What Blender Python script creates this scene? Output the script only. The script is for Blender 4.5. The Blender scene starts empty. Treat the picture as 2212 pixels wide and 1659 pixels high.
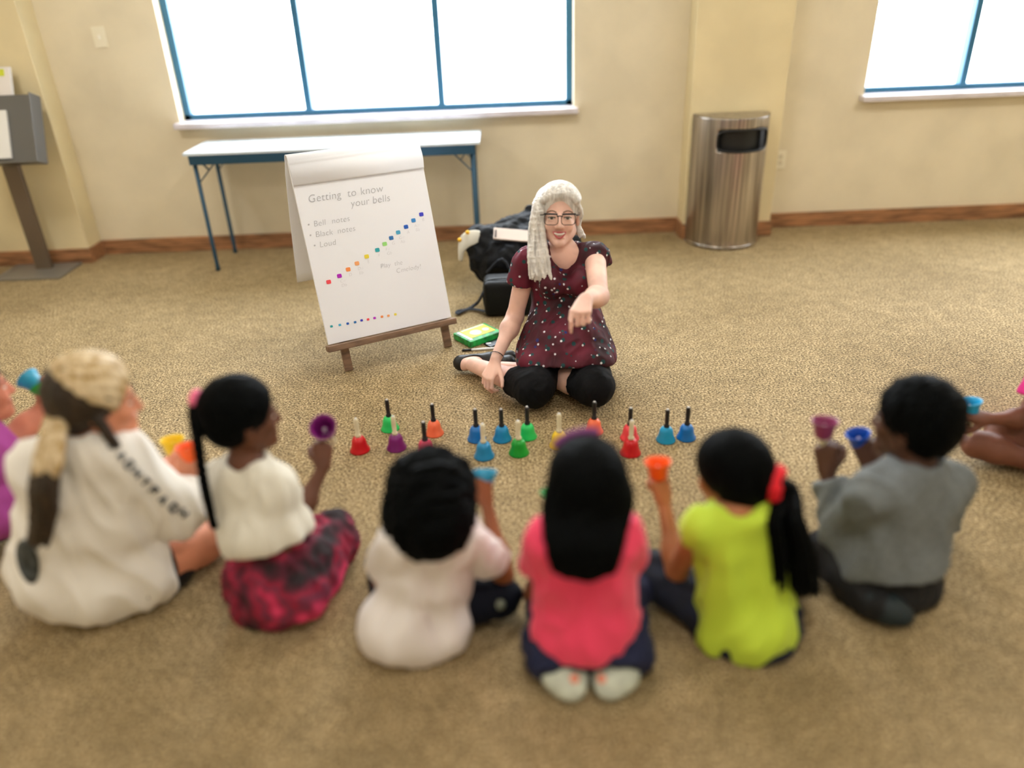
import bpy, bmesh, math, random
import numpy as np
from mathutils import Vector, Matrix
random.seed(7); rng = np.random.default_rng(7)
scn = bpy.context.scene
COL = scn.collection
# ------------------------------------------------------------------ camera model (2212 x 1659)
FPX = 1650.0; TH = math.radians(27.5); RHO = math.radians(2.3); CH = 1.57
F_ = np.array([0, math.cos(TH), -math.sin(TH)]); R0 = np.array([1., 0, 0]); U0 = np.array([0, math.sin(TH), math.cos(TH)])
R_ = math.cos(RHO)*R0 - math.sin(RHO)*U0; U_ = math.cos(RHO)*U0 + math.sin(RHO)*R0
C_ = np.array([0, 0, CH])
def ray(x, y): return F_ + (x-1106)/FPX*R_ - (y-829.5)/FPX*U_
def P(x, y, Y=None, z=None):
    """world point seen at photo position x, y at depth Y (or height z)"""
    d = ray(x, y)
    return C_ + d*Y/d[1] if Y is not None else C_ + d*(z-CH)/d[2]
def A(*v): return np.array(v, float)
def unit(v): v = np.asarray(v, float); return v/np.linalg.norm(v)
def lerp(a, b, t): return np.asarray(a)*(1-t)+np.asarray(b)*t
# ------------------------------------------------------------------ materials
def lin(c):
    c = [v/255 for v in c]
    return tuple((v/12.92 if v <= .04045 else ((v+.055)/1.055)**2.4) for v in c)+(1.,)
MATS = {}
class N:
    def __init__(s, m): s.t = m.node_tree; s.n = s.t.nodes; s.b = s.n['Principled BSDF']
    def new(s, k, **kw):
        o = s.n.new(k)
        for a, v in kw.items():
            if a.startswith('i_'): o.inputs[a[2:].replace('_', ' ')].default_value = v
            else: setattr(o, a, v)
        return o
    def l(s, a, b): s.t.links.new(a, b)
def mat(name, col, rough=.7, metal=0., var=0., vscale=20., bump=0., bscale=60., spec=None, stretch=None, sheen=0., sss=0., trans=0., col2=None):
    if name in MATS: return MATS[name]
    m = bpy.data.materials.new(name); m.use_nodes = True; g = N(m); b = g.b
    b.inputs['Base Color'].default_value = lin(col); b.inputs['Roughness'].default_value = rough; b.inputs['Metallic'].default_value = metal
    if spec is not None: b.inputs['Specular IOR Level'].default_value = spec
    if sheen: b.inputs['Sheen Weight'].default_value = sheen
    if sss:
        b.inputs['Subsurface Weight'].default_value = sss; b.inputs['Subsurface Radius'].default_value = (.012, .005, .003); b.inputs['Subsurface Scale'].default_value = 1.
    if trans: b.inputs['Transmission Weight'].default_value = trans
    tc = g.new('ShaderNodeTexCoord'); mp = g.new('ShaderNodeMapping'); g.l(tc.outputs['Object'], mp.inputs[0])
    if stretch: mp.inputs['Scale'].default_value = stretch
    if var or col2:
        nz = g.new('ShaderNodeTexNoise', i_Scale=vscale, i_Detail=4.); g.l(mp.outputs[0], nz.inputs['Vector'])
        r = g.new('ShaderNodeValToRGB')
        c0 = lin([max(0, v*(1-var)) for v in col]); c1 = lin(col2) if col2 else lin([min(255, v*(1+var)) for v in col])
        r.color_ramp.elements[0].color = c0; r.color_ramp.elements[0].position = .38
        r.color_ramp.elements[1].color = c1; r.color_ramp.elements[1].position = .62
        g.l(nz.outputs['Fac'], r.inputs[0]); g.l(r.outputs[0], b.inputs['Base Color'])
    if bump:
        nb = g.new('ShaderNodeTexNoise', i_Scale=bscale, i_Detail=3.); g.l(mp.outputs[0], nb.inputs['Vector'])
        bp = g.new('ShaderNodeBump', i_Strength=bump, i_Distance=.01); g.l(nb.outputs['Fac'], bp.inputs['Height']); g.l(bp.outputs[0], b.inputs['Normal'])
    MATS[name] = m
    return m
# ------------------------------------------------------------------ objects
def tag(o, label=None, cat=None, group=None, kind=None):
    if label: o['label'] = label
    if cat: o['category'] = cat
    if group: o['group'] = group
    if kind: o['kind'] = kind
    return o
def empty(name, loc, label, cat, group=None):
    o = bpy.data.objects.new(name, None); COL.objects.link(o); o.location = Vector([float(v) for v in loc]); o.empty_display_size = .05
    tag(o, label, cat, group); return o
def wloc(o):
    v = Vector(o.location)
    if o.parent: v = v + wloc(o.parent)
    return v
def mesh_obj(name, verts, faces, m, parent=None, smooth=True, label=None):
    """verts in world coordinates; the parent is always unrotated"""
    off = np.array(wloc(parent)) if parent else np.zeros(3)
    v = np.asarray(verts, float) - off
    me = bpy.data.meshes.new(name)
    if isinstance(faces, np.ndarray) and faces.ndim == 2:
        n = faces.shape[1]
        me.vertices.add(len(v)); me.vertices.foreach_set('co', v.astype(np.float32).ravel())
        me.loops.add(faces.size); me.loops.foreach_set('vertex_index', faces.astype(np.int32).ravel())
        me.polygons.add(len(faces)); me.polygons.foreach_set('loop_start', np.arange(0, faces.size, n, dtype=np.int32))
        me.update(calc_edges=True); me.validate()
    else:
        me.from_pydata([tuple(x) for x in v], [], faces)
        me.update()
    me.polygons.foreach_set('use_smooth', [smooth]*len(me.polygons))
    if m: me.materials.append(m)
    o = bpy.data.objects.new(name, me); COL.objects.link(o)
    if parent: o.parent = parent
    if label: o['label'] = label
    return o
class MB:
    """collects simple shapes (world coordinates), links them as one mesh"""
    def __init__(s): s.v = []; s.f = []
    def add(s, v, f):
        n = len(s.v); s.v += [tuple(float(c) for c in x) for x in v]; s.f += [tuple(i+n for i in q) for q in f]; return s
    def box(s, c, h, ax=None, bev=0.):
        c = A(*c); ax = np.eye(3) if ax is None else np.asarray(ax)
        bm = bmesh.new(); bmesh.ops.create_cube(bm, size=2)
        for v in bm.verts: v.co = Vector((v.co.x*h[0], v.co.y*h[1], v.co.z*h[2]))
        if bev: bmesh.ops.bevel(bm, geom=bm.edges[:], offset=bev, segments=3, profile=.5, affect='EDGES')
        vs = [c + ax[0]*v.co.x + ax[1]*v.co.y + ax[2]*v.co.z for v in bm.verts]
        bm.verts.index_update()
        fs = [tuple(v.index for v in f.verts) for f in bm.faces]
        bm.free(); return s.add(vs, fs)
    def bar(s, a, b, w, t, side=(1, 0, 0), bev=.002):
        a, b = A(*a), A(*b); d = unit(b-a); x = unit(np.asarray(side)-d*np.dot(side, d)); y = np.cross(d, x)
        return s.box((a+b)/2, (w/2, t/2, np.linalg.norm(b-a)/2), (x, y, d), bev)
    def tube(s, pts, r, n=10, cap=True, flat=1., nrm=None):
        pts = [A(*p) for p in pts]; rs = r if hasattr(r, '__len__') else [r]*len(pts); vs = []; prev = None
        for i, p in enumerate(pts):
            d = unit((pts[i+1] if i < len(pts)-1 else p)-(pts[i-1] if i else p))
            if prev is None:
                q = A(*nrm) if nrm is not None else (A(0, 0, 1) if abs(d[2]) < .9 else A(1, 0, 0))
            else: q = prev
            x = unit(q - d*np.dot(q, d)); prev = x; y = np.cross(d, x)
            for k in range(n):
                t = 2*math.pi*k/n; vs.append(p + rs[i]*(math.cos(t)*flat*x + math.sin(t)*y))
        m = len(pts)
        fs = [(i*n+k, i*n+(k+1) % n, (i+1)*n+(k+1) % n, (i+1)*n+k) for i in range(m-1) for k in range(n)]
        if cap: fs += [tuple(range(n-1, -1, -1)), tuple((m-1)*n+k for k in range(n))]
        return s.add(vs, fs)
    def lathe(s, prof, c, ax=(0, 0, 1), n=32, close=False):
        c = A(*c); z = unit(ax); q = A(1, 0, 0) if abs(z[0]) < .9 else A(0, 1, 0); x = unit(q-z*np.dot(q, z)); y = np.cross(z, x); vs = []
        for r, h in prof:
            for k in range(n):
                t = 2*math.pi*k/n; vs.append(c + z*h + r*(math.cos(t)*x+math.sin(t)*y))
        fs = [(i*n+k, i*n+(k+1) % n, (i+1)*n+(k+1) % n, (i+1)*n+k) for i in range(len(prof)-1) for k in range(n)]
        if not close: fs += [tuple(range(n-1, -1, -1)), tuple((len(prof)-1)*n+k for k in range(n))]
        return s.add(vs, fs)
    def build(s, name, m, parent=None, smooth=False, label=None):
        o = mesh_obj(name, s.v, s.f, m, parent, smooth, label)
        return o
def rrect(w, h, r, n=5):
    """rounded rectangle outline centred on 0"""
    out = []
    for cx, cy, a0 in ((w/2-r, h/2-r, 0), (-w/2+r, h/2-r, 90), (-w/2+r, -h/2+r, 180), (w/2-r, -h/2+r, 270)):
        for k in range(n+1):
            a = math.radians(a0+90*k/n); out.append((cx+r*math.cos(a), cy+r*math.sin(a)))
    return out
# ------------------------------------------------------------------ distance-field modelling for bodies, clothes, hair
def caster(o):
    from mathutils.bvhtree import BVHTree
    me = o.data; off = np.array(wloc(o)); bv = BVHTree.FromPolygons([v.co for v in me.vertices], [p.vertices for p in me.polygons])
    def hit(x, y):
        r = bv.ray_cast(Vector(C_-off), Vector(unit(ray(x, y)))); return (np.array(r[0])+off, np.array(r[1])) if r[0] else (None, None)
    return hit
class Fld:
    def __init__(s): s.p = []; s.cuts = []
    def rc(s, a, b, ra, rb, k=.02, op='+', flat=False):
        s.p.append(('rc', A(*a), A(*b), ra, rb, k, op, flat)); return s
    def ell(s, c, r, ax=None, k=.02, op='+'):
        s.p.append(('el', A(*c), A(*r), np.eye(3) if ax is None else np.asarray(ax), None, k, op, False)); return s
    def chain(s, pts, rs, k=.01, op='+'):
        for i in range(len(pts)-1): s.rc(pts[i], pts[i+1], rs[i], rs[i+1], k, op)
        return s
    def cut(s, c, n): s.cuts.append((A(*c), unit(n))); return s
    def bb(s, p):
        if p[0] == 'rc':
            lo = np.minimum(p[1]-p[3], p[2]-p[4]); hi = np.maximum(p[1]+p[3], p[2]+p[4])
        else:
            e = np.sqrt(((p[3]*p[2][:, None])**2).sum(0)); lo = p[1]-e; hi = p[1]+e
        return lo, hi
    def mesh(s, h, floor=True):
        bbs = [s.bb(p) for p in s.p if p[6] == '+']
        lo = np.min([b[0] for b in bbs], 0)-3*h; hi = np.max([b[1] for b in bbs], 0)+3*h
        if floor: lo[2] = max(lo[2], -3*h)
        n = np.ceil((hi-lo)/h).astype(int)+1
        ax = [lo[i]+h*np.arange(n[i]) for i in range(3)]
        D = np.full(n, 1., np.float32)
        for p in s.p:
            b0, b1 = s.bb(p); mg = p[5]+3*h
            sl = []; ok = True
            for i in range(3):
                i0 = max(0, int((b0[i]-mg-lo[i])/h)); i1 = min(n[i], int((b1[i]+mg-lo[i])/h)+2)
                if i1 <= i0: ok = False
                sl.append(slice(i0, i1))
            if not ok: continue
            X = (ax[0][sl[0]][:, None, None]).astype(np.float32); Y = (ax[1][sl[1]][None, :, None]).astype(np.float32); Z = (ax[2][sl[2]][None, None, :]).astype(np.float32)
            if p[0] == 'rc':
                a, b = p[1], p[2]; ab = b-a; L2 = float(ab@ab)+1e-12
                px, py, pz = X-a[0], Y-a[1], Z-a[2]
                t = (px*ab[0]+py*ab[1]+pz*ab[2])/L2; tc = np.clip(t, 0, 1)
                d = np.sqrt((px-tc*ab[0])**2+(py-tc*ab[1])**2+(pz-tc*ab[2])**2)-(p[3]+tc*(p[4]-p[3]))
                if p[7]: d = np.maximum(d, (t-1)*math.sqrt(L2))
            else:
                c, r, M = p[1], p[2], p[3]; px, py, pz = X-c[0], Y-c[1], Z-c[2]
                q = [px*M[i][0]+py*M[i][1]+pz*M[i][2] for i in range(3)]
                k0 = np.sqrt(sum((q[i]/r[i])**2 for i in range(3))); k1 = np.sqrt(sum((q[i]/r[i]**2)**2 for i in range(3)))
                d = k0*(k0-1)/(k1+1e-9)
            sl = tuple(sl); E = D[sl]; k = max(p[5], 1e-4)
            if p[6] == '+':
                hh = np.clip(.5+.5*(E-d)/k, 0, 1); D[sl] = E*(1-hh)+d*hh-k*hh*(1-hh)
            else:
                d = -d; hh = np.clip(.5-.5*(E-d)/k, 0, 1); D[sl] = E*(1-hh)+d*hh+k*hh*(1-hh)
        X, Y, Z = ax[0][:, None, None], ax[1][None, :, None], ax[2][None, None, :]
        cuts = list(s.cuts)
        if floor: cuts.append((A(0, 0, .003), A(0, 0, -1)))
        for c, nn in cuts:
            D = np.maximum(D, ((X-c[0])*nn[0]+(Y-c[1])*nn[1]+(Z-c[2])*nn[2]).astype(np.float32))
        return nets(D, lo, h)
def nets(D, lo, h):
    S = D < 0
    cnt = np.zeros(tuple(k-1 for k in D.shape), np.int8)
    for i in (0, 1):
        for j in (0, 1):
            for k in (0, 1): cnt += S[i:D.shape[0]-1+i, j:D.shape[1]-1+j, k:D.shape[2]-1+k]
    act = (cnt > 0) & (cnt < 8); idx = np.argwhere(act); vid = np.full(act.shape, -1, np.int32); vid[act] = np.arange(len(idx))
    pos = np.zeros((len(idx), 3)); c = np.zeros(len(idx))
    cor = [(i, j, k) for i in (0, 1) for j in (0, 1) for k in (0, 1)]
    for a in cor:
        for ax in range(3):
            if a[ax]: continue
            b = list(a); b[ax] = 1
            v0 = D[idx[:, 0]+a[0], idx[:, 1]+a[1], idx[:, 2]+a[2]]; v1 = D[idx[:, 0]+b[0], idx[:, 1]+b[1], idx[:, 2]+b[2]]
            m = (v0 < 0) != (v1 < 0); t = np.where(m, v0/np.where(m, v0-v1, 1), 0)
            q = np.array(a, float)[None]+t[:, None]*(np.array(b)-np.array(a))[None]
            pos += q*m[:, None]; c += m
    V = lo + h*(idx + pos/c[:, None])
    Q = []
    for ax in range(3):
        u, w = (ax+1) % 3, (ax+2) % 3
        s0 = [slice(None)]*3; s1 = [slice(None)]*3; s0[ax] = slice(0, -1); s1[ax] = slice(1, None)
        A0, B0 = S[tuple(s0)], S[tuple(s1)]
        e = np.argwhere(A0 != B0)
        e = e[(e[:, u] > 0) & (e[:, w] > 0) & (e[:, u] < D.shape[u]-1) & (e[:, w] < D.shape[w]-1)]
        ins = A0[e[:, 0], e[:, 1], e[:, 2]]
        def cell(du, dw):
            k = e.copy(); k[:, u] += du; k[:, w] += dw; return vid[k[:, 0], k[:, 1], k[:, 2]]
        q = np.stack([cell(-1, -1), cell(0, -1), cell(0, 0), cell(-1, 0)], 1)
        q[~ins] = q[~ins][:, ::-1]; Q.append(q)
    return V, np.concatenate(Q)
def vnorm(V, Q):
    n = np.cross(V[Q[:, 2]]-V[Q[:, 0]], V[Q[:, 3]]-V[Q[:, 1]]); o = np.zeros_like(V)
    for i in range(4): np.add.at(o, Q[:, i], n)
    return o/(np.linalg.norm(o, axis=1)[:, None]+1e-12)
def wav(p, f, seed=0):
    """cheap smooth pseudo noise in about -1..1"""
    r = np.random.default_rng(seed); o = 0
    q = p*f
    for i in range(5):
        d = r.normal(size=3); d /= np.linalg.norm(d); e = r.normal(size=3)
        o = o + np.sin(q@d*(1+.35*i)+1.3*np.sin(q@e*.6+r.random()*6)+r.random()*6.28)
    return o/3.2
def fobj(name, fld, h, m, parent, noise=None, smooth=1, label=None, floor=True):
    V, Q = fld.mesh(h, floor)
    for _ in range(smooth):     # light Laplacian pass
        o = np.zeros_like(V); c = np.zeros(len(V))
        for i in range(4):
            np.add.at(o, Q[:, i], V[Q[:, (i+1) % 4]]); np.add.at(c, Q[:, i], 1)
            np.add.at(o, Q[:, i], V[Q[:, (i+3) % 4]]); np.add.at(c, Q[:, i], 1)
        V = V*.4+.6*o/c[:, None]
    if noise is not None:
        V = V + vnorm(V, Q)*noise(V)[:, None]
        if floor: V[:, 2] = np.maximum(V[:, 2], .002)
    return mesh_obj(name, V, Q, m, parent, True, label)
def folds(amp, f=22, seed=1, st=(1, 1, .5)):
    return lambda V: 1.5*amp*(.75*wav(V*np.array(st), f*1.6, seed)-.9*np.abs(wav(V*np.array(st), f*2.6, seed+9))+.62)
def curls(amp, f=110, seed=3): return lambda V: amp*(wav(V, f, seed)+.6*wav(V, f*.45, seed+1))
def smoothpath(pts, n=4):
    pts = [A(*p) for p in pts]; out = []
    for i in range(len(pts)-1):
        p0 = pts[max(0, i-1)]; p1 = pts[i]; p2 = pts[i+1]; p3 = pts[min(len(pts)-1, i+2)]
        for k in range(n):
            t = k/n; out.append(.5*((2*p1)+(-p0+p2)*t+(2*p0-5*p1+4*p2-p3)*t*t+(-p0+3*p1-3*p2+p3)*t**3))
    out.append(pts[-1]); return out
# ------------------------------------------------------------------ anatomy
def frame(fwd, up=(0, 0, 1)):
    f = unit(fwd); r = unit(np.cross(f, up)); u = np.cross(r, f); return np.array([r, f, u])
def head(F, c, M, s, nose=1., smile=False):
    L = lambda x, y, z: c + s*(x*M[0]+y*M[1]+z*M[2])
    F.ell(L(0, -.014, .034), A(.074, .092, .083)*s, M, .02)
    F.ell(L(0, .028, -.022), A(.058, .062, .082)*s, M, .03)
    for g in (-1, 1):
        F.rc(L(.045*g, .01, -.055), L(0, .07, -.092), .024*s, .019*s, .025)
        F.ell(L(.036*g, .068, -.028), A(.02, .018, .02)*s, M, .02)
        F.ell(L(.033*g, .098, .004), A(.019, .016, .012)*s, M, .012, '-')
        F.ell(L(.0315*g, .0785, .0105), A(.0138, .0115, .0075)*s, M, .003); F.ell(L(.0315*g, .0785, -.0045), A(.0135, .0105, .005)*s, M, .004)
        F.ell(L(.0755*g, -.006, -.008), A(.009, .019, .031)*s, M, .004)
        F.ell(L(.085*g, -.0, -.006), A(.006, .009, .017)*s, M, .003, '-')
    F.rc(L(0, .086, .012), L(0, .106, -.028), .007*s, .0105*s*nose, .012)
    for g in (-1, 1): F.ell(L(.011*g, .097, -.031), A(.008, .009, .007)*s, M, .006)
    F.ell(L(0, .087, -.072), A(.022, .012, .006)*s, M, .008); F.ell(L(0, .086, -.094), A(.016, .014, .012)*s, M, .012)
    if not smile:
        F.ell(L(0, .091, -.053), A(.022, .009, .006)*s, M, .005); F.ell(L(0, .089, -.064), A(.018, .009, .006)*s, M, .005)
    return L
def hand(F, w, d, n, t, s=1., curl=(20, 25, 20), thumb='side', spread=.0, idx=None):
    """w wrist, d hand direction, n direction the palm faces, t thumb side"""
    d = unit(d); n = unit(n-d*np.dot(n, d)); t0 = unit(np.cross(d, n)); t = t0 if np.dot(t0, t) > 0 else -t0
    offs = (.030, .010, -.010, -.029); ln = (.95, 1.05, 1., .82); kl = (.086, .09, .086, .078)
    kn = []
    for i in range(4):
        k = w + s*(d*kl[i]+t*offs[i]); kn.append(k)
        F.rc(w+s*(t*offs[i]*.45+d*.012), k, .0165*s, .0115*s, .012)
    F.ell(w+s*(d*.045+t*.02+n*.008), A(.017, .03, .014)*s, np.array([t, d, n]), .012)
    for i in range(4):
        p = kn[i]; ang = 0; cu = idx if (i == 0 and idx is not None) else curl
        sd = t*offs[i]*spread*10
        for j, (L, r0, r1) in enumerate(((.043, .0095, .0085), (.027, .0085, .0078), (.021, .0078, .0062))):
            ang += math.radians(cu[j]); v = unit(math.cos(ang)*(d+sd)+math.sin(ang)*n)
            q = p+v*L*s*ln[i]; F.rc(p, q, r0*s, r1*s, .0025); p = q
    b = w+s*(d*.022+t*.022+n*.006)
    if thumb == 'side': a1, a2 = unit(.75*t+.7*d+.25*n), unit(.35*t+.9*d+.3*n)
    else: a1, a2 = unit(.55*t+.6*d+.65*n), unit(-.35*t+.55*d+.75*n)
    p1 = b+a1*.042*s; p2 = p1+a1*.0*s+unit(a1+a2)*.03*s; p3 = p2+a2*.025*s
    F.rc(b, p1, .0145*s, .0115*s, .008); F.rc(p1, p2, .0112*s, .01*s, .003); F.rc(p2, p3, .0098*s, .0078*s, .002)
    return kn
def torso(F, J, s, inf=0., waist=1., k=.05):
    R = unit(J['sb']-J['sa']); pel, nk = J['pel'], J['nk']; Rp = J.get('R', R)
    wst = lerp(pel, nk, .38); rib = lerp(pel, nk, .70)
    for g in (-1, 1):
        a = pel+Rp*g*.068*s; b = wst+R*g*.05*s*waist; c = rib+R*g*.06*s
        F.rc(a, b, .092*s+inf, .078*s*waist+inf, k); F.rc(b, c, .078*s*waist+inf, .083*s+inf, k)
    F.rc(J['sa'], nk-A(0, 0, .02*s), .046*s+inf, .05*s+inf, k); F.rc(J['sb'], nk-A(0, 0, .02*s), .046*s+inf, .05*s+inf, k)
def arm(F, J, x, s, inf=0., k=.02):
    F.rc(J['s'+x], J['e'+x], .044*s+inf, .036*s+inf, k); F.rc(J['e'+x], J['w'+x], .037*s+inf, .0235*s+inf, k)
    m = lerp(J['e'+x], J['w'+x], .28); F.ell(m, A(.04, .04, .04)*s+inf, None, .03)
def leg(F, J, x, s, inf=0., k=.02, foot=True):
    F.rc(J['h'+x], J['k'+x], .082*s+inf, .056*s+inf, k)
    m = lerp(J['k'+x], J['a'+x], .33); F.rc(J['k'+x], m, .05*s+inf, .053*s+inf, k); F.rc(m, J['a'+x], .053*s+inf, .033*s+inf, k)
    if foot: footp(F, J, x, s, inf)
def footp(F, J, x, s, inf=0.):
    a, t = J['a'+x], J['t'+x]; d = unit(t-a)
    F.rc(a-d*.02*s, a+d*.02*s, .034*s+inf, .034*s+inf, .015)
    F.rc(a+d*.01*s, lerp(a, t, .6), .034*s+inf, .03*s+inf, .02); F.rc(lerp(a, t, .55), t, .032*s+inf, .022*s+inf, .02)
def skinm(name, c): return mat(name, c, .55, var=.06, vscale=9., sss=.08, bump=.08, bscale=200., spec=.35)
# ------------------------------------------------------------------ camera, world, render look
cam = bpy.data.cameras.new('camera'); co = bpy.data.objects.new('camera', cam); COL.objects.link(co)
cam.sensor_fit = 'HORIZONTAL'; cam.sensor_width = 36; cam.lens = FPX/2212*36; cam.clip_start = .05; cam.clip_end = 200
co.matrix_world = Matrix(((R_[0], U_[0], -F_[0], 0), (R_[1], U_[1], -F_[1], 0), (R_[2], U_[2], -F_[2], CH), (0, 0, 0, 1)))
cam.dof.use_dof = True; cam.dof.focus_distance = 3.4; cam.dof.aperture_fstop = .52
scn.camera = co
vs = scn.view_settings; vs.view_transform = 'Standard'; vs.look = 'None'; vs.gamma = 1; vs.use_curve_mapping = False; vs.exposure = 0.14
w = bpy.data.worlds.new('sky'); scn.world = w; w.use_nodes = True
bg = w.node_tree.nodes['Background']; bg.inputs[0].default_value = (.86, .93, 1., 1); bg.inputs[1].default_value = 15.0
# ------------------------------------------------------------------ the room
WY = 5.25; PY = 5.065; CZ = 2.75
wallm = mat('wall_paint', (226, 214, 186), .75, var=.025, vscale=2.5, bump=.05, bscale=220.)
pilm = mat('pilaster_paint', (228, 212, 170), .75, var=.02, vscale=2.5, bump=.05, bscale=220.)
def structure(o): o['kind'] = 'structure'; return o
# carpet
cm = bpy.data.materials.new('carpet'); cm.use_nodes = True; g = N(cm)
tc = g.new('ShaderNodeTexCoord')
def nz(sc, det=2., rough=.5):
    n = g.new('ShaderNodeTexNoise', i_Scale=sc, i_Detail=det, i_Roughness=rough); g.l(tc.outputs['Object'], n.inputs['Vector']); return n
n1 = nz(115., 3., .75); r1 = g.new('ShaderNodeValToRGB'); e = r1.color_ramp.elements
e[0].position = .36; e[0].color = lin((66, 54, 38)); e[1].position = .64; e[1].color = lin((222, 200, 158))
x = e.new(.5); x.color = lin((156, 134, 94))
g.l(n1.outputs['Fac'], r1.inputs[0])
n2 = nz(1.3, 3.); r2 = g.new('ShaderNodeValToRGB'); r2.color_ramp.elements[0].color = (.80, .78, .74, 1); r2.color_ramp.elements[0].position = .3; r2.color_ramp.elements[1].color = (1.08, 1.08, 1.1, 1); r2.color_ramp.elements[1].position = .7
g.l(n2.outputs['Fac'], r2.inputs[0])
n3 = nz(14., 3.); r3 = g.new('ShaderNodeValToRGB'); r3.color_ramp.elements[0].color = (.86, .86, .84, 1); r3.color_ramp.elements[1].color = (1.1, 1.1, 1.1, 1); r3.color_ramp.elements[0].position = .35; r3.color_ramp.elements[1].position = .65
g.l(n3.outputs['Fac'], r3.inputs[0])
m1 = g.new('ShaderNodeMix', data_type='RGBA', blend_type='MULTIPLY'); m1.inputs[0].default_value = 1
g.l(r1.outputs[0], m1.inputs[6]); g.l(r2.outputs[0], m1.inputs[7])
m2 = g.new('ShaderNodeMix', data_type='RGBA', blend_type='MULTIPLY'); m2.inputs[0].default_value = 1
g.l(m1.outputs[2], m2.inputs[6]); g.l(r3.outputs[0], m2.inputs[7]); g.l(m2.outputs[2], g.b.inputs['Base Color'])
g.b.inputs['Roughness'].default_value = .8; g.b.inputs['Specular IOR Level'].default_value = .3
bp = g.new('ShaderNodeBump', i_Strength=.7, i_Distance=.006); g.l(n1.outputs['Fac'], bp.inputs['Height']); g.l(bp.outputs[0], g.b.inputs['Normal'])
XL, XR, YB = -4.1, 5.6, -3.2
structure(MB().box(((XL+XR)/2, (YB+WY)/2+.1, -.05), ((XR-XL)/2+.2, (WY-YB)/2+.3, .05)).build('floor', cm))
structure(MB().box(((XL+XR)/2, (YB+WY)/2+.1, CZ+.05), ((XR-XL)/2+.2, (WY-YB)/2+.3, .05)).build('ceiling', mat('ceiling_tile', (236, 232, 222), .9, bump=.2, bscale=90)))
structure(MB().box((XL-.08, (YB+WY)/2, CZ/2), (.08, (WY-YB)/2+.2, CZ/2)).build('wall_left', wallm))
structure(MB().box((XR+.08, (YB+WY)/2, CZ/2), (.08, (WY-YB)/2+.2, CZ/2)).build('wall_right', wallm))
structure(MB().box(((XL+XR)/2, YB-.08, CZ/2), ((XR-XL)/2, .08, CZ/2)).build('wall_front', wallm))
# back wall with two window openings, thickness .2
W1 = (-2.095, .475); W2 = (2.37, 5.0); SZ = .845; WT = 2.3; TT = .1
wb = MB()
def seg(x0, x1, z0, z1): wb.box(((x0+x1)/2, WY+TT, (z0+z1)/2), ((x1-x0)/2, TT, (z1-z0)/2))
seg(XL, W1[0], 0, CZ); seg(W1[0], W1[1], 0, SZ); seg(W1[0], W1[1], WT, CZ); seg(W1[1], W2[0], 0, CZ); seg(W2[0], W2[1], 0, SZ); seg(W2[0], W2[1], WT, CZ); seg(W2[1], XR, 0, CZ)
structure(wb.build('wall_back', wallm))
PL = P(232, 545, z=0)[0]; PR0 = P(1462, 500, z=0)[0]; PR1 = 1.79
def pilaster(n, x0, x1): return structure(MB().box(((x0+x1)/2, (PY+WY)/2, CZ/2), ((x1-x0)/2, (WY-PY)/2, CZ/2), None, .004).build('trim_%d' % n, pilm))
pilaster(1, XL, PL); pilaster(2, PR0, PR1)
wood = mat('baseboard_oak', (150, 106, 72), .45, var=.22, vscale=6., stretch=(1, 8, 14), bump=.1, bscale=30)
def base(name, x0, x1, y): return structure(MB().box(((x0+x1)/2, y-.008, .05), ((x1-x0)/2, .008, .05), None, .003).build(name, wood))
base('baseboard_left', XL, PL+.01, PY)
structure(MB().box((PL+.008, (PY+WY)/2, .05), (.008, (WY-PY)/2, .05), None, .003).build('baseboard_left_return', wood))
base('baseboard_back', PL, PR0, WY)
structure(MB().box((PR0-.008, (PY+WY)/2, .05), (.008, (WY-PY)/2, .05), None, .003).build('baseboard_right_return', wood))
base('baseboard_pilaster', PR0-.01, PR1+.01, PY)
base('baseboard_right', PR1, XR, WY)
# windows
blue = mat('window_metal', (46, 104, 136), .45, metal=.2)
glassm = bpy.data.materials.new('window_glass'); glassm.use_nodes = True; g = N(glassm)
t_ = g.new('ShaderNodeBsdfTransparent'); gl = g.new('ShaderNodeBsdfGlossy', i_Roughness=.02); mx = g.new('ShaderNodeMixShader'); mx.inputs[0].default_value = .05
g.l(t_.outputs[0], mx.inputs[1]); g.l(gl.outputs[0], mx.inputs[2]); g.l(mx.outputs[0], g.n['Material Output'].inputs[0])
sillm = mat('sill_stone', (214, 208, 214), .25, var=.03, vscale=8)
def window(n, x0, x1, mull):
    y = WY+.12; z0, z1 = SZ+.012, WT; r = structure(empty('window_%d' % n, ((x0+x1)/2, y, z0), None, None))
    f = MB(); t = .022
    for a, b, c, d in ((x0, x0+2*t, z0, z1), (x1-2*t, x1, z0, z1), (x0, x1, z0, z0+.035), (x0, x1, z1-.05, z1)):
        f.box(((a+b)/2, y, (c+d)/2), ((b-a)/2, .03, (d-c)/2), None, .003)
    f.build('window_frame', blue, r)
    for m in mull: MB().box((m, y, (z0+z1)/2), (.022, .034, (z1-z0)/2), None, .003).build('mullion', blue, r)
    xs = [x0]+list(mull)+[x1]
    for i in range(len(xs)-1): MB().box(((xs[i]+xs[i+1])/2, y, (z0+z1)/2), ((xs[i+1]-xs[i])/2-.02, .003, (z1-z0)/2-.03)).build('pane', glassm, r)
    return r
window(1, W1[0], W1[1], (P(652, 120, Y=WY+.12)[0], P(947, 120, Y=WY+.12)[0]))
window(2, W2[0], W2[1], (P(2092, 100, Y=WY+.12)[0], 3.75, 4.4))
for n, (a, b) in ((3, W1), (4, W2)):
    structure(MB().box(((a+b)/2, WY+.045, SZ-.005), ((b-a)/2+.025, .115, .0175), None, .005).build('trim_%d' % n, sillm))
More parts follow.
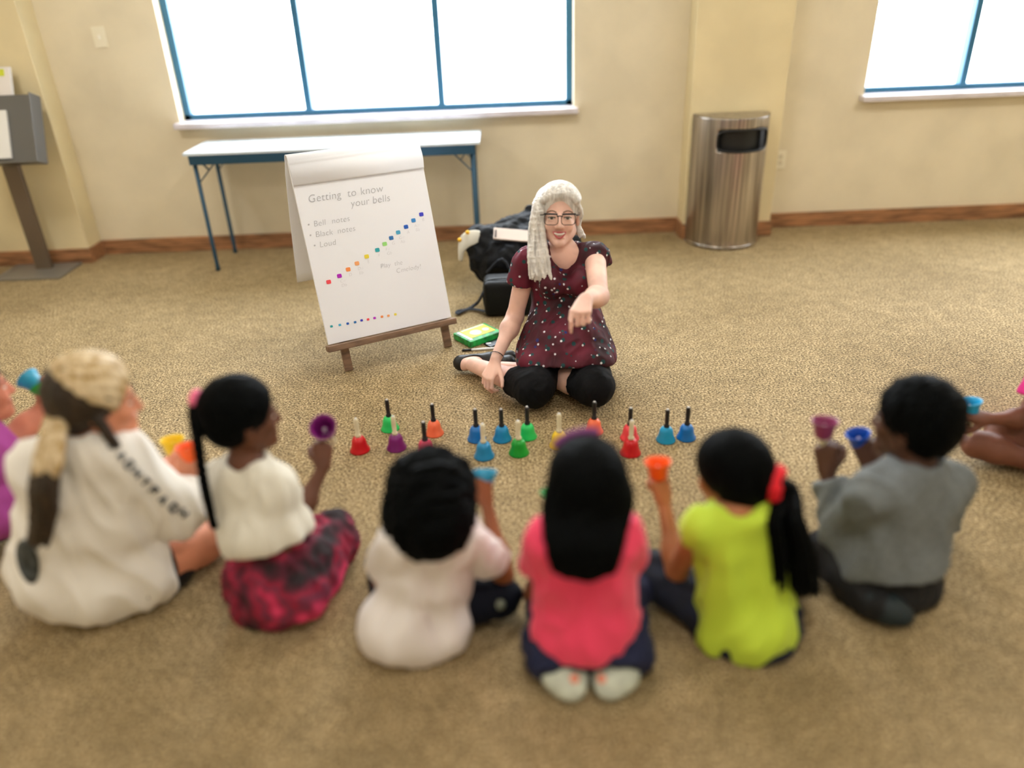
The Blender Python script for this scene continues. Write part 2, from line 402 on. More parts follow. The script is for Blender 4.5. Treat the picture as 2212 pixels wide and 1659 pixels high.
# outside: ground, shrubs
structure(MB().box((0, 25, -.6), (60, 19, .05)).build('ground_outside', mat('pale_paving', (216, 214, 208), .9, var=.03, vscale=1)))
# daylight portals at the openings and the ceiling's own lamps
def area(name, loc, rot, sx, sy, power, color=(1, 1, 1), portal=False):
    l = bpy.data.lights.new(name, 'AREA'); l.shape = 'RECTANGLE'; l.size = sx; l.size_y = sy; l.energy = power; l.color = color
    if portal: l.cycles.is_portal = True
    o = bpy.data.objects.new(name, l); COL.objects.link(o); o.location = loc; o.rotation_euler = rot; return o
area('daylight_portal', ((W1[0]+W1[1])/2, WY+.19, (SZ+WT)/2), (math.radians(-90), 0, 0), W1[1]-W1[0], WT-SZ, 1, portal=True)
area('daylight_portal', ((W2[0]+W2[1])/2, WY+.19, (SZ+WT)/2), (math.radians(-90), 0, 0), W2[1]-W2[0], WT-SZ, 1, portal=True)
lampm = bpy.data.materials.new('lamp_diffuser'); lampm.use_nodes = True; g = N(lampm); g.b.inputs['Emission Color'].default_value = (1, .955, .89, 1); g.b.inputs['Emission Strength'].default_value = 2.0
for i, (x, y) in enumerate(((-2.6, 3.3), (.3, 3.3), (3.2, 3.3), (-2.6, .6), (.3, .6), (3.2, .6), (-1.1, -2), (2., -2))):
    fx = empty('ceiling_light', (x, y, CZ), 'recessed square ceiling light panel with white metal rim', 'ceiling light', 'ceiling light panels')
    fr = MB()
    for a, b, hx, hy in ((-.3, 0, .012, .312), (.3, 0, .012, .312), (0, -.3, .288, .012), (0, .3, .288, .012)): fr.box((x+a, y+b, CZ-.012), (hx, hy, .012))
    fr.build('frame', mat('white_metal', (235, 235, 232), .4), fx)
    MB().box((x, y, CZ-.006), (.288, .288, .005)).build('diffuser', lampm, fx)
    area('lamp', (x, y, CZ-.02), (0, 0, 0), .55, .55, (11, 16, 20)[(y > 0)+(y > 2)], (1, .955, .89))
# ------------------------------------------------------------------ wall plates
def plate(name, px, py, w, h, label, cat, kind):
    c = P(px, py, Y=WY-.004); o = empty(name, (c[0], WY, c[2]), label, cat)
    pm = mat('ivory_plastic', (238, 230, 206), .4)
    MB().box((c[0], WY-.004, c[2]), (w/2, .004, h/2), None, .002).build('cover_plate', pm, o)
    if kind == 'switch': MB().box((c[0], WY-.012, c[2]), (.006, .006, .013), None, .001).build('toggle', mat('ivory_toggle', (245, 240, 225), .35), o)
    else:
        for dz in (-.02, .02):
            MB().lathe([(0.0001, 0), (.016, 0), (.016, .003), (.0001, .0035)], (c[0], WY-.008, c[2]+dz), (0, -1, 0), 20).build('socket', mat('ivory_socket', (214, 204, 178), .4), o)
plate('light_switch', 215, 80, .078, .12, 'white light switch plate on the beige wall left of the large window', 'light switch', 'switch')
plate('power_outlet', 1685, 345, .075, .118, 'ivory wall outlet on the beige wall just right of the steel trash can', 'outlet', 'outlet')
# ------------------------------------------------------------------ half-round stainless bin
def trash():
    c = P(1576, 540, z=0); cx = c[0]; y1 = PY-.018; rad = .232; H = .815
    o = empty('trash_can', (cx, y1-.1, 0), 'half-round brushed stainless steel trash can standing against the wall pillar', 'trash can')
    dm = .245                                                  # depth
    m = bpy.data.materials.new('brushed_steel'); m.use_nodes = True; g = N(m); g.b.inputs['Metallic'].default_value = 1; g.b.inputs['Roughness'].default_value = .3
    tc = g.new('ShaderNodeTexCoord'); mp = g.new('ShaderNodeMapping'); mp.inputs['Scale'].default_value = (1, 1, .02); g.l(tc.outputs['Object'], mp.inputs[0])
    n = g.new('ShaderNodeTexNoise', i_Scale=80., i_Detail=7.); g.l(mp.outputs[0], n.inputs['Vector'])
    r = g.new('ShaderNodeValToRGB'); r.color_ramp.elements[0].position = .3; r.color_ramp.elements[0].color = lin((128, 122, 117)); r.color_ramp.elements[1].position = .7; r.color_ramp.elements[1].color = lin((212, 204, 196))
    g.l(n.outputs['Fac'], r.inputs[0]); g.l(r.outputs[0], g.b.inputs['Base Color'])
    bp = g.new('ShaderNodeBump', i_Strength=.25, i_Distance=.01); g.l(n.outputs['Fac'], bp.inputs['Height']); g.l(bp.outputs[0], g.b.inputs['Normal'])
    nn = 48
    def arc(r, t0=0., t1=math.pi): return [(cx+r*math.cos(t0+(t1-t0)*k/nn), y1-.03-dm/rad*r*math.sin(t0+(t1-t0)*k/nn)) for k in range(nn+1)]
    # shell: body in a grid, leaving the slot open
    zs = [0.0, .03, .035, .05, .055, .2, .4, .55, .612, .618, .74, .746, .765, .805, H]
    A0, A1 = math.radians(38), math.radians(128)             # slot angles (seen a little from the left)
    a0, a1 = math.radians(36), math.radians(124)
    v = []; f = []
    pts = arc(rad)
    for z in zs:
        rr = rad*(1.012 if z < .04 else 1.) ; ps = arc(rr)
        for p in ps: v.append((p[0], p[1], z))
    K = nn+1
    for i in range(len(zs)-1):
        for k in range(nn):
            tm = math.pi*(k+.5)/nn
            if a0 < tm < a1 and zs[i] >= .617 and zs[i+1] <= .747: continue
            f.append((i*K+k+1, i*K+k, (i+1)*K+k, (i+1)*K+k+1))
    # flat back, top
    b = len(v)
    for z in (0, H): v += [(cx-rad, y1, z), (cx+rad, y1, z)]
    f += [(b, b+1, b+3, b+2)]
    body = mesh_obj('body', v, f, m, o, True)
    md = body.modifiers.new('thick', 'SOLIDIFY'); md.thickness = .002
    ps = arc(rad); top = [(p[0], p[1], H) for p in ps]+[(cx-rad, y1, H), (cx+rad, y1, H)]
    n = len(top); bot = [(p[0], p[1], H-.006) for p in top]
    MB().add(top+bot, [tuple(range(n))[::-1], tuple(range(n, 2*n))]+[(i, (i+1) % n, n+(i+1) % n, n+i) for i in range(n)]).build('top_plate', m, o)
    for sx in (-1, 1): MB().box((cx+sx*rad, y1-.015, H/2), (.0015, .016, H/2)).build('side_panel', m, o)
    # dark recessed opening with rubber rim
    bl = mat('black_plastic', (16, 18, 20), .5)
    rin = rad-.04; v = []; f = []
    for z in (.60, .76):
        for k in range(nn+1):
            t = a0-.05+(a1-a0+.1)*k/nn; v.append((cx+rin*math.cos(t), y1-.03-dm/rad*rin*math.sin(t), z))
    for k in range(nn): f.append((k, k+1, K+k+1, K+k))
    mesh_obj('inner_liner', v, f, bl, o, True)
    rim = []; cxs = (a0+a1)/2; hw = (a1-a0)/2
    for (u, w_) in rrect(2*hw, .128, .045, 8):
        pass
    for k in range(64):
        q = 2*math.pi*k/64; cu, su = math.cos(q), math.sin(q); e = .45
        u = cxs+hw*math.copysign(abs(cu)**e, cu); z = .682+.064*math.copysign(abs(su)**e, su)
        rim.append((cx+(rad+.001)*math.cos(u), y1-.03-dm/rad*(rad+.001)*math.sin(u), z))
    MB().tube(rim+[rim[0], rim[1]], .007, 8, False).build('opening_rim', bl, o, True)
    MB().tube([(p[0], p[1], .018) for p in arc(rad+.004)], .003, 6).build('base_ring', mat('chrome', (230, 228, 226), .12, metal=1.), o, True)
trash()
# ------------------------------------------------------------------ folding table
def table():
    yf, yr = 4.75, 5.19; x0 = P(392, 330, Y=yf)[0]; x1 = P(1036, 305, Y=yf)[0]; zt = .748
    o = empty('folding_table', ((x0+x1)/2, (yf+yr)/2, 0), 'long narrow folding table with glossy pale top under the large window', 'table')
    MB().box(((x0+x1)/2, (yf+yr)/2, zt-.009), ((x1-x0)/2, (yr-yf)/2, .009), None, .004).build('tabletop', mat('glossy_laminate', (214, 226, 236), .22, spec=.9), o)  # pale base colour stands in for the window's reflection on the top
    st = mat('blue_steel', (34, 74, 98), .4, metal=.3)
    MB().box(((x0+x1)/2, yf+.012, zt-.045), ((x1-x0)/2-.03, .009, .028), None, .002).build('apron', st, o)
    MB().box(((x0+x1)/2, yr-.012, zt-.045), ((x1-x0)/2-.03, .009, .028), None, .002).build('apron', st, o)
    for sx, xx in ((1, x0+.05), (-1, x1-.05)):
        for yy in (yf+.035, yr-.035): MB().tube([(xx, yy, 0.0), (xx, yy, .03), (xx, yy, .71)], [.015, .0125, .0125], 14).build('leg', st, o, True)
        MB().tube([(xx, yf+.035, .69), (xx, yr-.035, .69)], .0125, 12).build('crossbar', st, o, True)
        for yy in (yf+.05, yr-.05): MB().bar((xx, yy, .56), (xx+sx*.15, yy, .71), .022, .006, (0, 1, 0)).build('brace', st, o)
        MB().bar((xx+sx*.075, yf+.05, .635), (xx+sx*.02, yf+.05, .70), .02, .005, (0, 1, 0)).build('brace_strut', st, o)
table()
# ------------------------------------------------------------------ easel with flip-chart pad
def easel():
    a = P(710, 745, z=.15); b = P(975, 685, z=.15); u = unit(A(*(b-a)[:2], 0)); wd = np.linalg.norm(b-a)
    def edge(base, x, y): d = ray(x, y); return C_+d*((base-C_)@u)/(d@u)
    tl = edge(a, 620, 343); up = unit(tl-a); L = np.linalg.norm(tl-a)*.985; nrm = unit(np.cross(u, up))
    if nrm[1] > 0: nrm = -nrm
    M = np.array([u, nrm, up]); S = lambda x, h, o=0.: a+u*x+up*h+nrm*o          # board coordinates: x right, h up, o outward
    o = empty('easel', (a+b)/2*A(1, 1, 0), 'low wooden A-frame easel holding the flip chart beside the seated woman', 'easel')
    wd_m = mat('easel_wood', (126, 100, 80), .55, var=.14, vscale=9, stretch=(1, 1, 6), bump=.08, bscale=60)
    MB().box(S(wd/2, L*.49, -.022), (wd/2-.01, .006, L*.5-.02), M).build('board', mat('easel_board', (200, 190, 172), .6), o)
    MB().box(S(wd/2, -.018, .004), (wd/2+.012, .03, .014), M, .003).build('ledge', wd_m, o)
    for x in (.075, wd-.03):
        foot = S(x, 0, -.04); t = foot[2]/up[2]; MB().bar(foot-up*(t-.001), S(x, L*.97, -.04), .038, .02, u, .002).build('leg', wd_m, o)
    for x in (.16, wd-.06):
        top = S(x, L*.96, -.065); back = A(top[0], top[1], 0)-nrm*A(1, 1, 0)/np.linalg.norm(nrm[:2])*.34; MB().bar(back, top, .036, .018, u, .002).build('rear_leg', wd_m, o)
    MB().bar(S(.02, L*.965, -.052), S(wd-.02, L*.965, -.052), .03, .02, up, .002).build('top_rail', wd_m, o)
    # pad: stack of sheets, curled-over front sheets, sheets hanging behind
    p = empty('flip_chart_pad', S(wd/2, 0), 'large white flip chart pad with handwriting and a rising row of coloured dots', 'flip chart')
    paper = mat('pad_paper', (244, 247, 255), .7, spec=.2)
    MB().box(S(wd/2, L/2, -.008), (wd/2, .008, L/2), M, .001).build('sheet_stack', paper, p)
    nseg = 14; v = []; prof = []
    for k in range(nseg+1):                                     # rolled header: up the front, over the top, down the back
        t = k/nseg; prof.append((L-.105+.1*t*1.0, .004+.013*math.sin(math.pi*min(1, t*1.1)*.9)))
    for k in range(9):
        q = math.pi*k/8; prof.append((L+.002+.03*math.sin(q), .004-.034*(1-math.cos(q))))
    backd = unit(-nrm*A(1, 1, 0)*.30+A(0, 0, -1)); top = S(0, prof[-1][0], prof[-1][1])
    for h, off in prof: v += [S(.0, h, off), S(wd, h, off)]
    for k in range(1, 13):
        q = top+backd*.63*k/12 - nrm*.012*math.sin(k/12*math.pi); v += [q-u*.004, q+u*wd]
    f = [(2*i, 2*i+1, 2*i+3, 2*i+2) for i in range(len(v)//2-1)]
    fl = mesh_obj('flipped_sheets', v, f, paper, p, True); md = fl.modifiers.new('thick', 'SOLIDIFY'); md.thickness = .003; md.offset = 0
    # marks
    def at(px, py):
        d = ray(px, py); t = ((a-C_)@nrm)/(d@nrm); q = C_+d*t-a; return q@u, q@up
    def dot(px, py, c, r, nm):
        x, h = at(px, py); ring = rrect(2*r, 1.7*r, r*.45, 4); n = len(ring)
        v = [S(x+i, h+j, .0016) for i, j in ring]+[S(x+i, h+j, .0002) for i, j in ring]
        MB().add(v, [tuple(range(n)), tuple(range(2*n-1, n-1, -1))]+[(i, n+i, n+(i+1) % n, (i+1) % n) for i in range(n)]).build('dot_sticker', mat(nm, c, .5), p, label=nm.replace('_', ' '))
    cols = [('red', (248, 78, 92)), ('purple', (184, 20, 204)), ('orange', (252, 152, 82)), ('pale_orange', (252, 178, 118)), ('yellow', (244, 226, 72)), ('teal', (44, 168, 180)), ('light_green', (160, 230, 132)),
            ('denim_blue', (44, 118, 190)), ('sky_blue', (76, 172, 214)), ('blue', (30, 96, 200)), ('azure', (52, 138, 214)), ('indigo', (56, 60, 206))]
    pos = [(710, 609), (733, 596), (752, 582), (771, 569), (792, 554), (815, 540), (831, 527), (845, 514), (860, 502), (877, 490), (893, 476), (910, 463)]
    for (n, c), (x, y) in zip(cols, pos): dot(x, y, c, .0105, n+'_dot_sticker')
    low = [(716, 705, 5), (734, 702, 8), (751, 699, 9), (767, 696, 7), (781, 692, 11), (795, 690, 0), (809, 687, 1), (825, 684, 2), (839, 682, 3), (854, 679, 4)]
    for x, y, i in low: dot(x, y, cols[i][1], .006, cols[i][0]+'_dot_sticker')
    ink = mat('grey_marker_ink', (184, 186, 194), .8)
    def text(s, px, py, size, rot=0.):
        adv = 0
        for wd_ in s.split(' '):
            word(wd_, px, py, size, adv); adv += size*(.50*len(wd_)+.28)
    def word(s, px, py, size, adv, rot=0.):
        x, h = at(px, py); x += adv; cu = bpy.data.curves.new('t', 'FONT'); cu.body = s; cu.size = size; cu.shear = .15; cu.offset = -.0006; cu.space_character = 1.05
        to = bpy.data.objects.new('t', cu); COL.objects.link(to); dg = bpy.context.evaluated_depsgraph_get(); me = bpy.data.meshes.new_from_object(to.evaluated_get(dg))
        cr, sr = math.cos(rot), math.sin(rot)
        v = [S(x+q.co.x*cr-q.co.y*sr, h+q.co.x*sr+q.co.y*cr, .0012) for q in me.vertices]; f = [tuple(k.vertices) for k in me.polygons]
        bpy.data.objects.remove(to); mesh_obj('handwriting', v, f, ink, p, False)
    text('Getting to know', 666, 438, .047); text('your bells', 758, 447, .045)
    text('• Bell notes', 664, 492, .036); text('• Black notes', 668, 515, .036); text('• Loud', 677, 537, .036)
    text('Play the', 822, 580, .03); text('C melody!', 856, 590, .03)
    names = ['C', 'C# Db', 'D', 'D# Eb', 'E', 'F', 'F# Gb', 'G', 'G# Ab', 'A', 'A# Bb', 'B']
    for (x, y), nme in zip(pos, names):
        for i, t in enumerate(nme.split()):
            if nme == 'C': continue
            text(t, x+2+3*i, y+15+9*i, .02)
easel()
# ------------------------------------------------------------------ literature stand at the left edge
def stand():
    bx0, bx1, by0, by1 = -3.32, P(185, 566, z=0)[0], P(60, 606, z=0)[1], 5.035
    o = empty('brochure_stand', ((bx0+bx1)/2, (by0+by1)/2, 0), 'grey metal floor stand with sloped tray of white papers at the left edge', 'stand')
    gm = mat('grey_metal', (112, 112, 112), .4, metal=.6)
    cx = (bx0+bx1)/2+.02; cy = by1-.10
    MB().box(((bx0+bx1)/2, (by0+by1)/2, .008), ((bx1-bx0)/2, (by1-by0)/2, .008), None, .004).build('base_plate', mat('grey_plate', (136, 132, 124), .4, metal=.4), o)
    MB().box((cx, cy, .36), (.05, .02, .35), None, .004).build('pole', mat('bronze_metal', (112, 98, 82), .45, metal=.4), o)
    M = frame((0, -.35, .94)); M = np.array([A(1, 0, 0), unit(A(0, -.94, .34)), unit(A(0, .34, .94))])
    c = A(cx+.10, cy-.06, .90)
    MB().box(c, (.19, .035, .2), M, .006).build('tray', gm, o)
    MB().box(c+M[0]*.186+M[1]*.03, (.005, .05, .2), M, .002).build('side_wall', gm, o); sg = c-M[0]*.085
    MB().box(c-M[2]*.195+M[1]*.045, (.19, .03, .006), M, .002).build('lip', gm, o)
    MB().box(sg+M[2]*.25, (.135, .006, .12), M, .002).build('sign_holder', mat('clear_acrylic', (214, 210, 205), .2), o)
    q = empty('paper_stack', c+M[1]*.045, 'stack of white leaflets lying in the grey tray of the floor stand', 'papers')
    MB().box(c+M[1]*.043-M[2]*.03-M[0]*.07, (.09, .008, .14), M, .001).build('leaflets', mat('leaflet_paper', (232, 232, 230), .7), q)
    s = empty('notice', sg+M[2]*.25+M[1]*.009, 'white notice with yellow-green header standing above the grey floor stand', 'notice')
    MB().box(sg+M[2]*.25+M[1]*.0095, (.13, .003, .116), M).build('sheet', mat('notice_paper', (228, 222, 218), .7), s)
    MB().box(sg+M[2]*.335+M[1]*.0135, (.10, .001, .02), M).build('header_band', mat('lime_print', (206, 214, 60), .7), s)
    MB().box(sg+M[2]*.17+M[1]*.0135, (.11, .001, .02), M).build('footer_band', mat('pink_print', (226, 190, 186), .7), s)
stand()
def basket():
    c = P(-26, 566, z=0); o = empty('waste_basket', (c[0], 4.93, 0), 'black waste basket cut off by the left edge behind the floor stand', 'waste basket')
    MB().lathe([(.001, .006), (.085, .006), (.12, .28), (.126, .28), (.126, .272), (.09, .0), (.001, .0)], (c[0]-.03, 4.93, 0), n=28).build('bucket', mat('black_plastic', (16, 18, 20), .5), o, True)
basket()
# ------------------------------------------------------------------ bags and markers
def bags():
    blk = mat('black_nylon', (5, 10, 18), .6, var=.15, vscale=14, bump=.3, bscale=26, spec=.25)
    c0 = P(1075, 590, z=.0)
    o = empty('duffel_bag', (c0[0], 4.25, 0), 'big slouching black nylon bag on the carpet behind the woman', 'bag')
    F = Fld(); Y = 4.3
    q = lambda x, y, Y=Y: P(x, y, Y=Y)
    F.rc(q(1065, 560, 4.2), q(1180, 570, 4.2), .10, .12, .06); F.rc(q(1040, 520, 4.25), q(1120, 530, 4.3), .09, .11, .06)
    F.rc(q(1022, 525, 4.22), q(1052, 585, 4.18), .035, .07, .05); F.rc(q(1085, 495, 4.35), q(1165, 480, 4.4), .045, .06, .05)
    F.rc(q(1060, 505, 4.3), q(1120, 478, 4.4), .03, .035, .04); F.rc(q(1115, 478, 4.42), q(1146, 456, 4.45), .025, .022, .03)
    F.rc(q(1146, 456, 4.45), q(1160, 452, 4.45), .022, .02, .03); F.rc(q(1150, 540, 4.3), q(1220, 540, 4.3), .12, .1, .06)
    fobj('bag_body', F, .008, blk, o, folds(.008, 20, 4, (1, 1, 1)))
    G = Fld(); G.chain(smoothpath([q(1052, 588, 4.07), q(1085, 560, 4.06), q(1110, 600, 4.05)]), [.008]*9, .004)
    fobj('strap', G, .004, mat('black_webbing', (26, 34, 46), .6), o, None)
    # white sheet / folder wedged in the bag mouth
    b = empty('folder', q(1105, 500, 4.2), 'cream folder wedged flat in the mouth of the big black bag', 'folder')
    a, c = q(1066, 505, 4.13), q(1150, 512, 4.13); u = unit(c-a); M = np.array([u, unit(A(0, .75, .65)-u*np.dot(u, A(0, .75, .65))), A(0, 0, 0)]); M[2] = np.cross(M[0], M[1])
    MB().box((a+c)/2+A(0, .04, -.01), (np.linalg.norm(c-a)/2, .036, .006), M, .002).build('cover', mat('cream_card', (236, 222, 216), .6), b)
    MB().box(a+A(.012, .02, -.004), (.004, .02, .008), M, .001).build('spine_mark', mat('spine_dark', (70, 60, 66), .6), b)
    # spotted cloth over the bag's left shoulder
    k = empty('cloth', q(1012, 520, 4.25), 'white cloth with yellow spots draped at the left end of the big black bag', 'cloth')
    rows = [[(991, 562), (998, 565)], [(990, 538), (1000, 546)], [(991, 517), (1008, 536)], [(999, 504), (1018, 530)], [(1014, 497), (1028, 527)], [(1036, 497), (1042, 516)]]
    v = []; ys = [4.13, 4.12, 4.12, 4.13, 4.15, 4.2]
    for r, y in zip(rows, ys):
        for t in (0, .33, .66, 1): v.append(P(*lerp(r[0], r[1], t), Y=y-.012*math.sin(t*math.pi)))
    f = [(4*i+j, 4*i+j+1, 4*i+j+5, 4*i+j+4) for i in range(5) for j in range(3)]
    co_ = mesh_obj('fabric', v, f, mat('white_cotton', (226, 224, 212), .9), k, True); md = co_.modifiers.new('s', 'SUBSURF'); md.levels = 2; md.render_levels = 2; md = co_.modifiers.new('t', 'SOLIDIFY'); md.thickness = .005; md.offset = 0
    for (x, y) in ((1010, 502), (993, 518)):
        c = P(x, y, Y=4.112); MB().lathe([(.001, .006), (.008, .004), (.012, -.006), (.001, -.012)], c, unit(C_-c), 16).build('yellow_spot', mat('yellow_print', (246, 190, 40), .7), k, True)
    # camera-style small case
    c1 = P(1046, 688, z=0); c2 = P(1120, 690, z=0); yf = c1[1]
    s = empty('equipment_case', ((c1[0]+c2[0])/2+.03, yf+.08, 0), 'small upright black zip case between the woman and the big bag', 'bag')
    xa = P(1045, 640, Y=yf)[0]; xb = xa+.26; zt = P(1060, 607, Y=yf+.03)[2]
    cm_ = mat('black_case_fabric', (5, 8, 11), .55, bump=.15, bscale=120, spec=.25)
    MB().box(((xa+xb)/2, yf+.085, zt/2), ((xb-xa)/2, .085, zt/2-.002), None, .028).build('case_body', cm_, s, True)
    zz = [(xa+.02, yf+.05, .03), (xa-.001, yf+.05, .06), (xa-.001, yf+.05, zt-.05), (xa+.03, yf+.05, zt-.0), (xb-.03, yf+.05, zt-.0), (xb, yf+.05, zt-.05), (xb, yf+.05, .05)]
    MB().tube(smoothpath(zz, 5), .004, 6).build('zipper', mat('zip_grey', (60, 66, 70), .4), s, True)
    fx = lambda x, y, z=.012: P(x, y, z=z)
    MB().tube(smoothpath([A(xa+.005, yf+.05, zt*.72), fx(1040, 640, .11), fx(1030, 655, .04), fx(1010, 668), fx(990, 672), fx(988, 678), fx(1005, 670), fx(1025, 668), fx(1046, 672, .02), A(xa+.01, yf+.03, .03)], 5), .011, 8, flat=.45).build('shoulder_strap', mat('black_webbing', (26, 34, 46), .6), s, True)
    # marker pack
    a, b, c, d = fx(975, 722, .03), fx(1052, 696, .03), fx(1094, 716, .03), fx(1004, 744, .03)
    k = empty('marker_pack', (a+c)/2*A(1, 1, 0), 'green and yellow pack of markers lying on the carpet by the easel', 'marker pack')
    ux = unit(b-a); uy = unit(np.cross(A(0, 0, 1), ux)); cc = (a+b+c+d)/4; M = np.array([ux, uy, A(0, 0, 1)]); hx, hy = .098, .075
    cc[2] = .018
    MB().box(cc, (hx, hy, .0165), M, .004).build('box', mat('marker_green', (28, 148, 66), .4, var=.25, vscale=40), k)
    MB().box(cc+uy*.012+ux*.008+A(0, 0, .017), (hx*.74, hy*.72, .001), M).build('yellow_panel', mat('marker_yellow', (252, 218, 20), .4), k)
    for dx, r in ((-.012, .030), (.05, .018)):
        v = MB().lathe([(.001, .0005), (r, 0), (r, -.001)], cc+ux*dx+A(0, 0, .0192), (0, 0, 1), 28); v.build('round_print', mat('print_silver', (178, 186, 196), .4), k)
    MB().box(cc-ux*.078+A(0, 0, .0172), (.008, hy*.8, .001), M).build('white_stripe', mat('print_white', (236, 240, 232), .4), k)
    MB().box(cc+uy*.058+ux*.01+A(0, 0, .0176), (hx*.7, .006, .001), M).build('cream_stripe', mat('print_cream', (214, 214, 190), .4), k)
    # phone-like black thing and a white pen
    c = fx(1068, 741, .006); t = empty('phone', (c[0], c[1], 0), 'black phone lying half under the corner of the marker pack', 'phone')
    MB().box(c, (.045, .03, .005), M, .003).build('case', mat('phone_black', (12, 14, 18), .2), t)
    MB().box(c-ux*.03+uy*.008+A(0, 0, .0056), (.012, .004, .0006), np.array([unit(ux-uy*.6), unit(uy+ux*.6), A(0, 0, 1)])).build('white_mark', mat('print_white', (236, 240, 232), .4), t)
    a, b = fx(998, 757, .006), fx(1070, 752, .006)
    t = empty('marker_pen', (a+b)/2*A(1, 1, 0), 'white marker pen with black cap on the carpet behind the black shoe', 'pen')
    MB().tube([lerp(a, b, .28), b], .0058, 12).build('barrel', mat('pen_white', (235, 236, 236), .35), t, True)
    MB().tube([a, lerp(a, b, .28)], .0063, 12).build('cap', mat('pen_black', (14, 14, 16), .35), t, True)
bags()
# ------------------------------------------------------------------ handbells
BC = {'red': (204, 18, 30), 'purple': (120, 26, 110), 'magenta': (206, 50, 90), 'green': (12, 160, 50), 'mint': (36, 206, 104), 'orange': (252, 98, 22), 'salmon': (252, 118, 78), 'coral': (240, 72, 82),
      'blue': (14, 112, 190), 'royal blue': (18, 76, 176), 'cyan': (18, 156, 206), 'light blue': (28, 138, 194), 'yellow': (240, 200, 16), 'teal': (14, 150, 190), 'maroon': (140, 50, 96)}
def bell(base, ax, color, handle, label, group=None, s=1.):
    """base: centre of the bell's mouth, ax: from mouth to handle"""
    ax = unit(ax); base = A(*base)
    o = empty('handbell', base, label, 'bell', group); m = mat('bell_'+color.replace(' ', '_'), BC[color], .3, spec=.5)
    pr = [(.0375, 0), (.0365, .004), (.031, .014), (.0275, .028), (.0255, .042), (.020, .053), (.010, .059), (.0006, .061)]
    inn = [(max(.0005, r-.0035), h-.003) for r, h in reversed(pr[:-1])]; inn[-1] = (.034, 0.0)
    MB().lathe([(r*s, h*s) for r, h in [(.0005, .052)]+inn+pr], base, ax, 32, True).build('bell_cup', m, o, True)
    hm = mat('handle_black', (22, 22, 26), .4) if handle == 'black' else mat('handle_cream', (226, 216, 184), .45)
    MB().lathe([(.0005*s, .058*s), (.011*s, .058*s), (.011*s, .066*s), (.0075*s, .069*s), (.0085*s, .10*s), (.0085*s, .128*s), (.007*s, .132*s), (.0005*s, .133*s)], base, ax, 20, True).build('handle', hm, o, True)
    MB().lathe([(.0005, .1325*s), (.0045*s, .1325*s), (.0045*s, .1355*s), (.0005, .1365*s)], base, ax, 14, True).build('end_pin', mat('pin_white', (230, 230, 230), .3), o, True)
    cl = MB().tube([base+ax*.052*s, base+ax*.022*s], .0016*s, 8); cl.lathe([(.0005, -.006*s), (.006*s, 0), (.0005, .006*s)], base+ax*.018*s, ax, 14, True)
    cl.build('clapper', mat('clapper_white', (220, 214, 222), .4), o, True)
    return o
GR = 'handbells standing on the carpet'
rear = [(843, 926, 'mint', 'leftmost bell of the far row, mint green with a black handle, standing on carpet'), (939, 936, 'salmon', 'salmon orange handbell with black handle, second from left in the far row'),
        (1030, 948, 'blue', 'blue handbell with black handle left of centre in the far row'), (1085, 948, 'light blue', 'light blue handbell with black handle in front of the woman\'s bare shin'),
        (1140, 943, 'mint', 'mint green handbell with black handle right at the bare-calf side knee of the woman'), (1283, 932, 'salmon', 'salmon handbell with black handle in front of the woman\'s other knee'),
        (1360, 946, 'coral', 'coral red handbell with black handle standing just behind a dark red one'), (1438, 950, 'cyan', 'cyan handbell with black handle, second from right in the far row'),
        (1482, 945, 'blue', 'rightmost bell of the far row, blue with a black handle')]
front = [(778, 972, 'red', 'cream', 'red handbell with cream handle, leftmost of the near row'), (857, 967, 'purple', 'cream', 'purple handbell with cream handle standing on the carpet in the near row'),
         (921, 980, 'magenta', 'black', 'magenta handbell with dark handle mostly hidden behind the round-haired child\'s head'), (1046, 985, 'light blue', 'cream', 'blue handbell with cream handle on the carpet just behind the held teal bell'),
         (1121, 978, 'green', 'cream', 'green handbell with cream handle standing between the two middle children\'s heads'), (1208, 962, 'yellow', 'cream', 'yellow handbell with cream handle, partly hidden by the long-haired girl\'s head'),
         (1362, 978, 'red', 'cream', 'dark red handbell with cream handle at the right end of the near row')]
for x, y, c, l in rear: bell(P(x, y, z=.0015), (0, 0, 1), c, 'black', l, GR, 1.0)
for x, y, c, hd_, l in front: bell(P(x, y, z=.0015), (0, 0, 1), c, hd_, l, GR, 1.05)
# ------------------------------------------------------------------ people
HR = .0048
hairblk = mat('black_hair', (5, 7, 8), .6, var=.3, vscale=60, stretch=(1, 1, .15), bump=.4, bscale=160, spec=.05)
def caps(F, c, M, s, g=1., back=0.):
    L = lambda x, y, z: c + s*(x*M[0]+y*M[1]+z*M[2])
    F.ell(L(0, -.018-back, .038), A(.086, .104, .094)*s*g, M, .02)
    F.ell(L(0, -.045, -.01), A(.076, .066, .075)*s*g, M, .03)
    F.ell(L(0, .098, -.030), A(.064, .062, .092)*s, M, .02, '-')
    return L
def eyes(parent, L, M, s, iris=(70, 50, 35), brow=(30, 20, 16)):
    for g in (-1, 1):
        c = L(.0315*g, .0745, .004); e = MB(); e.lathe([(.0121*s*math.sin(math.pi*k/12)+1e-5, -.0121*s*math.cos(math.pi*k/12)) for k in range(13)], c, M[1], 20)
        eo = e.build('eye', mat('eye_white', (232, 228, 224), .15), parent, True)
        MB().lathe([(.0001, .0004*s), (.0052*s, 0), (.0056*s, -.001*s)], c+M[1]*.0119*s, M[1], 18).build('iris', mat('iris_%d_%d' % iris[:2], iris, .1), eo, True)
        br = [L(g*x, y, z) for x, y, z in ((.013, .098, .024), (.026, .097, .030), (.038, .088, .029), (.048, .077, .023))]
        MB().tube(smoothpath(br, 4), [.0022*s]*13, 8).build('eyebrow', mat('brow_%d' % brow[0], brow, .8), parent, True)
